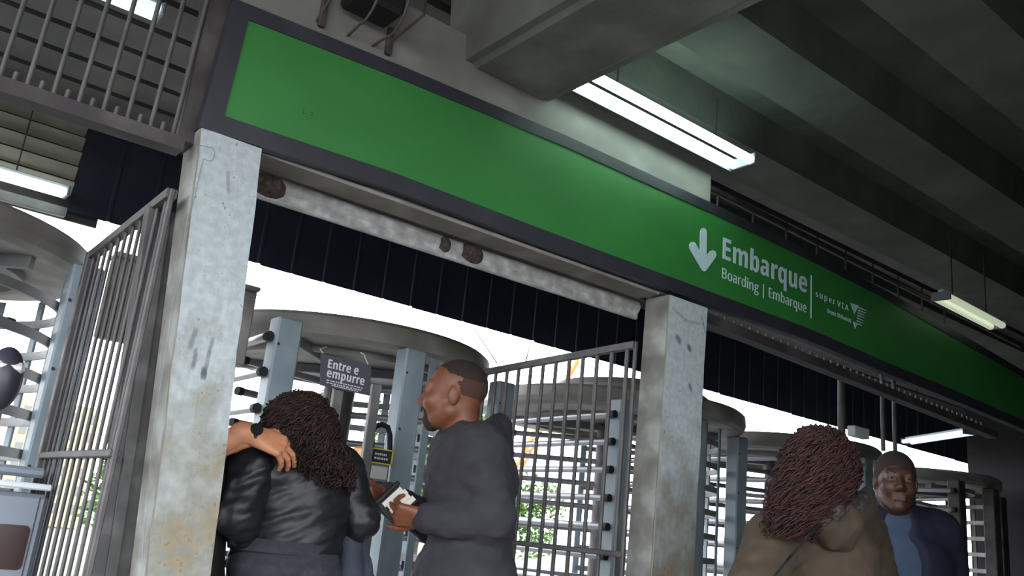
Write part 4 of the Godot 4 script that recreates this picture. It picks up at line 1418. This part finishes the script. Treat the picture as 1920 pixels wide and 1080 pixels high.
func man_in_hoodie() -> void:
	var base := Vector3(1.845, 0, -0.27)
	var o := thing("person", "man in dark grey hooded top with goatee, in profile, holding a wallet", "person", base, deg_to_rad(-112))
	var J := joints(base, deg_to_rad(-112), 1.76)
	J.N = at(868, 818, -0.29)
	J.Hc = at(851, 742, -0.31)
	J.head = frame(J.Hc, Vector3(-0.03, 1, 0.06), Vector3(-0.72, -0.02, -0.69))
	J.P = at(872, 1090, -0.26)
	J.W = at(884, 985, -0.25)
	J.C = at(884, 895, -0.26)
	J.SL = at(906, 852, -0.10)
	J.SR = at(850, 850, -0.44)
	J.EL = at(928, 975, -0.08)
	J.HL = at(798, 972, -0.20)
	J.ER = at(815, 985, -0.52)
	J.HR = at(722, 930, -0.46)
	var hl := frame(at(797, 972, -0.20), at(757, 966, -0.25) - at(797, 972, -0.20), Vector3(0.15, -0.45, 1.0))
	var hr := frame(at(722, 934, -0.45), at(690, 918, -0.40) - at(722, 934, -0.45), Vector3(-0.4, 0.4, 0.9))
	body(o, J, M.skin_man, 1.08, 1.15, 1.06, 0.0038, true, [
		[hl, -1.0, [[0.7, 0.6, 0.5], [0.8, 0.7, 0.5], [0.8, 0.8, 0.5], [0.9, 0.8, 0.5]], Vector3(0.25, 0.95, -0.1), 1.08],
		[hr, 1.0, [[0.5, 0.7, 0.5], [0.6, 0.7, 0.5], [0.7, 0.7, 0.5], [0.8, 0.7, 0.5]], Vector3(0.2, 0.9, -0.5), 1.08]])
	var T: Transform3D = J.head
	# cropped hair, goatee
	var hb := Blob.new()
	hb.ell(T * Vector3(0, 0.047, -0.018), Vector3(0.0795, 0.0865, 0.1015), T.basis, 0.02)
	hb.ell(T * Vector3(0, -0.045, 0.095), Vector3(0.13, 0.085, 0.115), T.basis * Basis(Vector3.RIGHT, -0.25), 0.012, true)
	hb.ell(T * Vector3(0, -0.075, -0.065), Vector3(0.11, 0.075, 0.11), T.basis, 0.02, true)
	hb.rough(0.0012, Vector3.ONE * 260.0, 3)
	cloth(o, "hair", hb, 0.004, M.short_black_hair, "cropped black hair")
	var fd := Blob.new()
	fd.ell(T * Vector3(0, 0.036, -0.018), Vector3(0.0815, 0.0895, 0.1030), T.basis, 0.02)
	fd.ell(T * Vector3(0, -0.075, 0.075), Vector3(0.13, 0.095, 0.105), T.basis * Basis(Vector3.RIGHT, -0.25), 0.012, true)
	fd.ell(T * Vector3(0, -0.115, -0.065), Vector3(0.11, 0.06, 0.10), T.basis, 0.02, true)
	fd.rough(0.0010, Vector3.ONE * 260.0, 3)
	cloth(o, "hair_fade", fd, 0.004, M.faded_hair, "shaved fade below the cropped hair")
	var gb := Blob.new()
	gb.cap(T * Vector3(-0.022, -0.112, 0.066), T * Vector3(0.022, -0.112, 0.066), 0.022, 0.022, 0.02)
	gb.ell(T * Vector3(0, -0.098, 0.085), Vector3(0.026, 0.022, 0.018), T.basis, 0.02)
	for x in [-1.0, 1.0]:
		gb.cap(T * Vector3(0.028 * x, -0.06, 0.088), T * Vector3(0.026 * x, -0.098, 0.078), 0.008, 0.012, 0.012)
		gb.cap(T * Vector3(0.0, -0.053, 0.100), T * Vector3(0.028 * x, -0.062, 0.088), 0.007, 0.008, 0.01)
	gb.rough(0.0016, Vector3.ONE * 220.0, 4)
	cloth(o, "goatee", gb, 0.0042, M.short_black_hair, "short black goatee")
	# hooded top
	var h := Blob.new()
	torso(h, J, 1.1, 1.22, 0.022)
	h.ell(J.P, Vector3(0.215, 0.15, 0.175), J.b, 0.06)
	arm(h, J, "L", 1.1, 0.022, 0.96)
	arm(h, J, "R", 1.1, 0.022, 0.92)
	var S: Vector3 = J.SL
	var E: Vector3 = J.EL
	h.cap(E.lerp(J.HL, 0.15), E.lerp(J.HL, 0.55), 0.062, 0.058, 0.02)
	h.cap(E.lerp(J.HL, 0.90), E.lerp(J.HL, 0.99), 0.043, 0.040, 0.012)
	h.rough(0.011, Vector3(11, 16, 11), 8)
	cloth(o, "hooded_top", h, 0.0105, M.hoodie_cloth)
	var hd := Blob.new()
	var nk: Vector3 = J.N
	hd.cap(at(905, 812, -0.20), at(935, 800, -0.32), 0.040, 0.042, 0.03)
	hd.cap(at(935, 800, -0.32), at(905, 822, -0.42), 0.042, 0.038, 0.03)
	hd.cap(at(905, 812, -0.20), at(842, 845, -0.22), 0.034, 0.022, 0.03)
	hd.cap(at(905, 822, -0.42), at(842, 846, -0.34), 0.034, 0.022, 0.03)
	hd.cap(at(935, 815, -0.30), at(950, 845, -0.30), 0.045, 0.030, 0.03)
	hd.rough(0.006, Vector3(14, 22, 14), 9)
	cloth(o, "hood", hd, 0.0085, M.hoodie_cloth)
	var tr := Blob.new()
	legs(tr, J, 1.1, 0.022)
	cloth(o, "trousers", tr, 0.018, M.dark_denim)
	shoes(o, J)
	# what he holds: things of their own
	var c := at(742, 945, -0.30)
	var bx := frame(c, at(752, 922, -0.30) - at(722, 950, -0.30), Vector3(-0.3, 0.35, 1.0))
	var w := thing("wallet", "black open wallet held between the man's hands", "wallet", c)
	var inv := Transform3D(Basis(), -c)
	var wm := MB.new()
	wm.cbox(Vector3(0, 0, -0.006), Vector3(0.085, 0.105, 0.010), 0.003)
	put("cover", wm.done(), M.strap_black, w, inv * bx)
	var wf := MB.new()
	wf.cbox(Vector3(-0.046, 0.0, 0.004), Vector3(0.016, 0.112, 0.03), 0.004)
	put("fold", wf.done(), M.strap_black, w, inv * bx)
	for i in 4:
		var cm := MB.new()
		cm.cbox(Vector3(-0.024 + i * 0.017, 0.008 + 0.005 * (i % 2), 0.003 + i * 0.004), Vector3(0.019, 0.088, 0.003), 0.001)
		var k := put("card", cm.done(), M.card_white, null, bx)
		tag(k, ["innermost pale card fanned out of the black wallet", "second pale card fanned out of the wallet", "third pale card fanned out of the wallet", "outermost pale card, nearest the man's left thumb"][i], "card", "cards in the wallet")
	var ph := MB.new()
	ph.cbox(Vector3(0.030, 0.052, -0.004), Vector3(0.034, 0.03, 0.016), 0.004)
	put("clasp", ph.done(), M.strap_black, w, inv * bx)

func woman_in_leather() -> void:
	var base := Vector3(1.215, 0, -0.36)
	var yaw := deg_to_rad(168)
	var o := thing("person", "woman with long dark curly hair in a black leather jacket, seen from behind", "person", base, yaw)
	var J := joints(base, yaw, 1.58)
	J.Hc = at(568, 800, -0.36)
	J.N = at(566, 850, -0.36)
	J.head = frame(J.Hc, Vector3(0.05, 1, 0.05), Vector3(0.35, -0.05, -1))
	J.SL = at(474, 878, -0.33)
	J.SR = at(640, 884, -0.38)
	J.C = at(556, 935, -0.36)
	J.W = at(545, 1000, -0.36)
	J.P = at(535, 1065, -0.36)
	J.EL = at(447, 968, -0.29)
	J.HL = at(480, 1050, -0.44)
	J.ER = at(676, 975, -0.33)
	J.HR = at(640, 1030, -0.52)
	for s in [["L", 507.0], ["R", 573.0]]:
		J["Hi" + s[0]] = at(s[1], 1085, -0.38)
	var hl := frame(J.HL, J.HL - J.EL, Vector3(-1, 0, 0.4))
	var hr := frame(J.HR, J.HR - J.ER, Vector3(1, 0, 0.4))
	var relax := [[0.3, 0.4, 0.3], [0.35, 0.45, 0.3], [0.4, 0.5, 0.3], [0.45, 0.5, 0.3]]
	body(o, J, M.skin_light, 0.86, 0.85, 0.95, 0.007, false, [[hl, -1.0, relax, Vector3(0.4, 0.8, -0.2), 0.9], [hr, 1.0, relax, Vector3(0.4, 0.8, -0.2), 0.9]])
	var B := Blob.new()
	torso(B, J, 0.96, 0.98, 0.018)
	B.ell(J.W, Vector3(0.138, 0.10, 0.115), J.b, 0.05)
	for s in ["L", "R"]:
		var A := Blob.new()
		arm(A, J, s, 0.95, 0.020, 0.98)
		A.ell(J["S" + s], Vector3(0.070, 0.075, 0.072), J.b, 0.04)
		A.rough(0.010, Vector3(9, 26, 12), 25 if s == "L" else 27, -0.5 if s == "L" else 0.5)
		cloth(o, "sleeve", A, 0.0085, M.black_leather)
	B.ell(J.P + Vector3(0, -0.09, 0), Vector3(0.3, 0.125, 0.3), J.b, 0.012, true)
	B.rough(0.010, Vector3(5, 30, 10), 21, -0.40)
	cloth(o, "leather_jacket", B, 0.0085, M.black_leather)
	var T := Blob.new()
	T.ell(J.P, Vector3(0.178, 0.135, 0.150), J.b, 0.06)
	legs(T, J, 1.05, 0.012)
	T.rough(0.003, Vector3(20, 30, 20), 22)
	cloth(o, "jeans", T, 0.012, M.dark_denim)
	var wb := MB.new()
	wb.lathe(Vector3.ZERO, [Vector2(0.168, -0.018), Vector2(0.172, 0.0), Vector2(0.166, 0.020)], 36)
	put("waistband", wb.done(), M.dark_denim, o, o.transform.affine_inverse() * Transform3D((J.b as Basis) * Basis.from_scale(Vector3(0.98, 1, 0.84)), at(530, 1024, -0.36)))
	shoes(o, J)
	# hair: a rough mass and curled strands over it
	var hc := at(560, 800, -0.33)
	var hb := Blob.new()
	hb.ell(hc + Vector3(0.0, 0.004, -0.01), Vector3(0.086, 0.088, 0.092), Basis(), 0.05)
	hb.cap(at(560, 815, -0.30), at(596, 865, -0.28), 0.084, 0.070, 0.06)
	hb.cap(at(592, 850, -0.28), at(612, 888, -0.28), 0.072, 0.045, 0.06)
	hb.rough(0.012, Vector3.ONE * 60.0, 31)
	cloth(o, "hair_mass", hb, 0.0065, M.curly_dark_hair)
	var sm := MB.new()
	var rg := []
	for q in [[736, 572, 0.02], [746, 570, 0.065], [768, 566, 0.100], [800, 564, 0.116], [830, 570, 0.124], [860, 586, 0.122], [888, 602, 0.108], [915, 614, 0.080]]:
		var c := at(q[1], q[0], -0.285)
		rg.append([c.y, q[2] * 0.87, q[2] * 0.9, c])
	strands(sm, rg, 1000, 5, 0.0115, 0.0030, Vector3(0.2, 0, -1), 0.55)
	put("curls", sm.done(), M.curly_dark_hair, o, o.transform.affine_inverse())
	# grey coat hanging from her right arm
	var c2 := Blob.new()
	c2.cap(at(652, 1020, -0.36), at(640, 1110, -0.36), 0.042, 0.065, 0.04)
	c2.cap(at(668, 1015, -0.40), at(676, 1110, -0.40), 0.035, 0.055, 0.04)
	c2.rough(0.010, Vector3(26, 6, 26), 33)
	var mb := MB.new()
	c2.net(0.009, mb)
	tag(put("folded_coat", mb.done(), mottled("slate_cloth", Color(0.20, 0.22, 0.27), Color(0.26, 0.28, 0.33), 5.0, 0.9)), "slate grey folded coat hanging from the curly-haired woman's right arm", "coat")

func hidden_man() -> void:
	var base := Vector3(1.0, 0, -0.46)
	var yaw := deg_to_rad(95)
	var o := thing("person", "person hidden behind the nearer pillar, one bare forearm laid on the woman's shoulder", "person", base, yaw)
	var J := joints(base, yaw, 1.70)
	J.P = Vector3(0.985, 0.90, -0.46)
	J.W = Vector3(0.965, 1.04, -0.46)
	J.C = Vector3(0.935, 1.22, -0.46)
	J.N = Vector3(0.90, 1.43, -0.46)
	J.Hc = Vector3(0.895, 1.56, -0.46)
	J.head = frame(J.Hc, Vector3.UP, Vector3(1, 0, -0.1))
	J.SR = Vector3(0.90, 1.36, -0.32)
	J.SL = Vector3(0.92, 1.36, -0.60)
	J.ER = at(372, 848, -0.255)
	J.HR = at(474, 822, -0.215)
	J.EL = Vector3(0.90, 1.10, -0.64)
	J.HL = Vector3(0.95, 0.90, -0.62)
	var wr := at(476, 817, -0.205)
	var hx := frame(wr, at(540, 842, -0.185) - wr, Vector3(-0.05, 0.55, 0.85))
	body(o, J, M.skin_light, 0.95, 0.9, 1.0, 0.006, false, [
		[hx, -1.0, [[0.45, 0.30, 0.2], [0.60, 0.35, 0.2], [0.70, 0.35, 0.25], [0.80, 0.35, 0.3]], Vector3(0.35, 0.93, -0.1), 1.02, J.ER],
		[frame(J.HL, Vector3(0.1, -1, 0), Vector3(0, 0, -1)), 1.0, [[0.3, 0.4, 0.3], [0.3, 0.4, 0.3], [0.4, 0.4, 0.3], [0.4, 0.5, 0.3]], Vector3(0.4, 0.8, -0.2)]])
	var B := Blob.new()
	torso(B, J, 0.92, 0.9, 0.014)
	B.cap(J.SR, (J.SR as Vector3).lerp(J.ER, 0.55), 0.062, 0.060, 0.04)
	B.cap(J.SL, (J.SL as Vector3).lerp(J.EL, 0.6), 0.062, 0.060, 0.04)
	cloth(o, "shirt", B, 0.014, M.strap_black)
	var T := Blob.new()
	legs(T, J, 1.0, 0.014)
	T.ell(J.P, Vector3(0.155, 0.12, 0.115), J.b, 0.05)
	cloth(o, "trousers", T, 0.018, M.dark_denim)
	shoes(o, J)
	# watch on the wrist
	var w := thing("wrist_watch", "black watch on the bare wrist of the arm beside the pillar", "watch", wr)
	var f := frame(wr + (hx.basis.y * -0.004), hx.basis.y, hx.basis.z)
	var inv := Transform3D(Basis(), -wr)
	var st := MB.new()
	st.lathe(Vector3.ZERO, [Vector2(0.0275, -0.010), Vector2(0.0295, -0.009), Vector2(0.0295, 0.009), Vector2(0.0275, 0.010)], 28)
	put("strap", st.done(), M.strap_black, w, inv * f)
	var cs := MB.new()
	cs.lathe(Vector3.ZERO, [Vector2(0.0, 0.0), Vector2(0.0185, 0.0), Vector2(0.0195, 0.003), Vector2(0.0185, 0.009), Vector2(0.0, 0.010)], 24)
	put("watch_case", cs.done(), M.strap_black, w, inv * f * Transform3D(Basis(Vector3.RIGHT, PI / 2), Vector3(0, 0, 0.0265)))

func woman_in_beige() -> void:
	var base := Vector3(2.52, 0, 0.68)
	var yaw := deg_to_rad(150)
	var o := thing("person", "woman with long wavy red hair in a beige hooded jacket, dark strap across her back", "person", base, yaw)
	var J := joints(base, yaw, 1.60)
	J.Hc = at(1540, 880, 0.68)
	J.N = at(1545, 945, 0.68)
	J.head = frame(J.Hc, Vector3(0.0, 1, 0.0), Vector3(0.75, -0.1, -0.8))
	J.SL = at(1446, 1015, 0.68)
	J.SR = at(1620, 1000, 0.60)
	J.C = at(1535, 1050, 0.68)
	J.W = at(1530, 1130, 0.68)
	J.P = at(1525, 1200, 0.68)
	J.EL = at(1412, 1110, 0.74)
	J.ER = at(1650, 1110, 0.60)
	J.HL = at(1420, 1220, 0.66)
	J.HR = at(1640, 1220, 0.52)
	body(o, J, M.skin_light, 0.9, 0.9, 0.95, 0.008, false, [])
	var B := Blob.new()
	torso(B, J, 0.98, 1.1, 0.028)
	arm(B, J, "L", 1.0, 0.030)
	arm(B, J, "R", 1.0, 0.030)
	B.rough(0.008, Vector3(12, 18, 12), 41)
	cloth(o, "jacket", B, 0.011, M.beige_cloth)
	var hd := Blob.new()
	hd.cap(at(1520, 968, 0.80), at(1575, 980, 0.80), 0.050, 0.055, 0.04)
	hd.cap(at(1575, 980, 0.80), at(1622, 950, 0.72), 0.055, 0.040, 0.04)
	hd.cap(at(1560, 1000, 0.80), at(1580, 1020, 0.79), 0.05, 0.03, 0.04)
	hd.rough(0.006, Vector3(14, 22, 14), 42)
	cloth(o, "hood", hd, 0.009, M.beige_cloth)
	var fr := Blob.new()
	fr.cap(at(1515, 950, 0.80), at(1560, 958, 0.84), 0.022, 0.026, 0.02)
	fr.cap(at(1560, 958, 0.84), at(1600, 950, 0.80), 0.026, 0.026, 0.02)
	fr.cap(at(1600, 950, 0.80), at(1628, 925, 0.72), 0.026, 0.022, 0.02)
	fr.rough(0.010, Vector3.ONE * 60.0, 43)
	cloth(o, "fur_trim", fr, 0.006, M.fur_trim)
	var T := Blob.new()
	legs(T, J, 1.0, 0.02)
	T.ell(J.P, Vector3(0.17, 0.14, 0.14), J.b, 0.05)
	cloth(o, "trousers", T, 0.018, M.dark_denim)
	shoes(o, J)
	var hb := Blob.new()
	hb.ell(at(1530, 874, 0.68), Vector3(0.108, 0.112, 0.100), Basis(), 0.05)
	hb.cap(at(1522, 890, 0.69), at(1500, 940, 0.71), 0.100, 0.072, 0.06)
	hb.cap(at(1492, 935, 0.72), at(1476, 970, 0.74), 0.055, 0.028, 0.05)
	hb.cap(at(1560, 900, 0.69), at(1588, 932, 0.70), 0.070, 0.036, 0.05)
	hb.rough(0.014, Vector3(50, 22, 50), 44)
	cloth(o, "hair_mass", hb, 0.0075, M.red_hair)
	var sm := MB.new()
	var rg := []
	for q in [[800, 1528, 0.02], [810, 1528, 0.070], [838, 1528, 0.112], [872, 1526, 0.132], [905, 1518, 0.138], [938, 1502, 0.124], [972, 1484, 0.104], [1010, 1467, 0.074]]:
		var c := at(q[1] + 8, q[0], 0.76)
		rg.append([c.y, q[2] * 0.83, q[2] * 0.75, c])
	strands(sm, rg, 900, 6, 0.011, 0.0032, Vector3(0.3, 0, -1), 0.55)
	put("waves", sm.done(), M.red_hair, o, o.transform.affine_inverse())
	# bag strap over her back
	var st := MB.new()
	var pa := [at(1538, 985, 0.86), at(1512, 1010, 0.868), at(1480, 1046, 0.866), at(1448, 1085, 0.855), at(1425, 1120, 0.83)]
	for i in pa.size() - 1:
		var a: Vector3 = pa[i]
		var b: Vector3 = pa[i + 1]
		var u := Vector3(0.010, 0.008, 0.0)
		var f := Vector3(0.002, 0, 0.004)
		st.hexa([a - u - f, b - u - f, b - u + f, a - u + f, a + u - f, b + u - f, b + u + f, a + u + f])
	tag(put("bag_strap", st.done(), M.strap_black), "dark bag strap running diagonally across the beige jacket", "strap")

func man_in_blue() -> void:
	var base := Vector3(3.36, 0, 0.36)
	var yaw := deg_to_rad(-50)
	var o := thing("person", "man facing the viewer in dark blue jacket over pale blue shirt", "person", base, yaw)
	var J := joints(base, yaw, 1.66)
	J.Hc = at(1679, 905, 0.40)
	J.N = at(1684, 968, 0.38)
	J.head = frame(J.Hc, Vector3(0.05, 1, 0.0), Vector3(-0.78, -0.08, 0.62))
	J.C = at(1690, 1060, 0.36)
	J.W = at(1690, 1150, 0.36)
	J.P = at(1690, 1220, 0.36)
	J.SL = at(1765, 1000, 0.45)
	J.SR = at(1632, 1000, 0.28)
	J.EL = at(1790, 1120, 0.48)
	J.ER = at(1610, 1120, 0.26)
	J.HL = at(1790, 1230, 0.55)
	J.HR = at(1600, 1230, 0.35)
	body(o, J, M.skin_brown, 1.0, 1.0, 1.0, 0.004, true, [])
	var T: Transform3D = J.head
	for x in [-1.0, 1.0]:
		var e := MB.new()
		e.ball(Vector3.ZERO, Vector3.ONE * 0.0115, 8, 12)
		put("eye", e.done(), M.eye_white, o, o.transform.affine_inverse() * Transform3D(T.basis, T * Vector3(0.032 * x, 0.006, 0.0835)))
		var i2 := MB.new()
		i2.ball(Vector3(0, 0, 0.0075), Vector3.ONE * 0.0058, 8, 12)
		put("iris", i2.done(), M.iris_dark, o, o.transform.affine_inverse() * Transform3D(T.basis, T * Vector3(0.032 * x, 0.006, 0.0835)))
		var br := MB.new()
		br.tube([T * Vector3(0.016 * x, 0.025, 0.094), T * Vector3(0.033 * x, 0.031, 0.091), T * Vector3(0.050 * x, 0.026, 0.080)], 0.0035, 6)
		put("eyebrow", br.done(), M.short_black_hair, o, o.transform.affine_inverse())
	var hb := Blob.new()
	hb.ell(T * Vector3(0, 0.047, -0.018), Vector3(0.0795, 0.0865, 0.1015), T.basis, 0.02)
	hb.ell(T * Vector3(0, -0.040, 0.095), Vector3(0.13, 0.090, 0.115), T.basis * Basis(Vector3.RIGHT, -0.25), 0.012, true)
	hb.ell(T * Vector3(0, -0.095, -0.065), Vector3(0.10, 0.06, 0.10), T.basis, 0.02, true)
	hb.rough(0.0012, Vector3.ONE * 260.0, 13)
	cloth(o, "hair", hb, 0.005, M.short_black_hair)
	var fd := Blob.new()
	fd.ell(T * Vector3(0, 0.036, -0.018), Vector3(0.0815, 0.0895, 0.1030), T.basis, 0.02)
	fd.ell(T * Vector3(0, -0.072, 0.075), Vector3(0.13, 0.100, 0.107), T.basis * Basis(Vector3.RIGHT, -0.25), 0.012, true)
	fd.ell(T * Vector3(0, -0.115, -0.065), Vector3(0.11, 0.06, 0.10), T.basis, 0.02, true)
	fd.rough(0.0010, Vector3.ONE * 260.0, 3)
	cloth(o, "hair_fade", fd, 0.005, M.dark_faded_hair)
	var B := Blob.new()
	torso(B, J, 1.0, 1.05, 0.012)
	cloth(o, "shirt", B, 0.013, M.pale_blue_cloth)
	var K := Blob.new()
	torso(K, J, 1.05, 1.12, 0.030)
	arm(K, J, "L", 1.05, 0.026)
	arm(K, J, "R", 1.05, 0.026)
	var fw: Vector3 = (J.b as Basis) * Vector3(0, 0, 1)
	var lf: Vector3 = (J.b as Basis) * Vector3(1, 0, 0)
	K.cap(J.N + fw * 0.16 - Vector3(0, 0.02, 0) - lf * 0.02, J.P + fw * 0.2 - lf * 0.03, 0.12, 0.13, 0.01, true)
	K.rough(0.006, Vector3(12, 18, 12), 51)
	cloth(o, "jacket", K, 0.012, M.navy_jacket)
	var Q := Blob.new()
	legs(Q, J, 1.0, 0.016)
	Q.ell(J.P, Vector3(0.17, 0.14, 0.14), J.b, 0.05)
	cloth(o, "trousers", Q, 0.018, M.dark_denim)
	shoes(o, J)
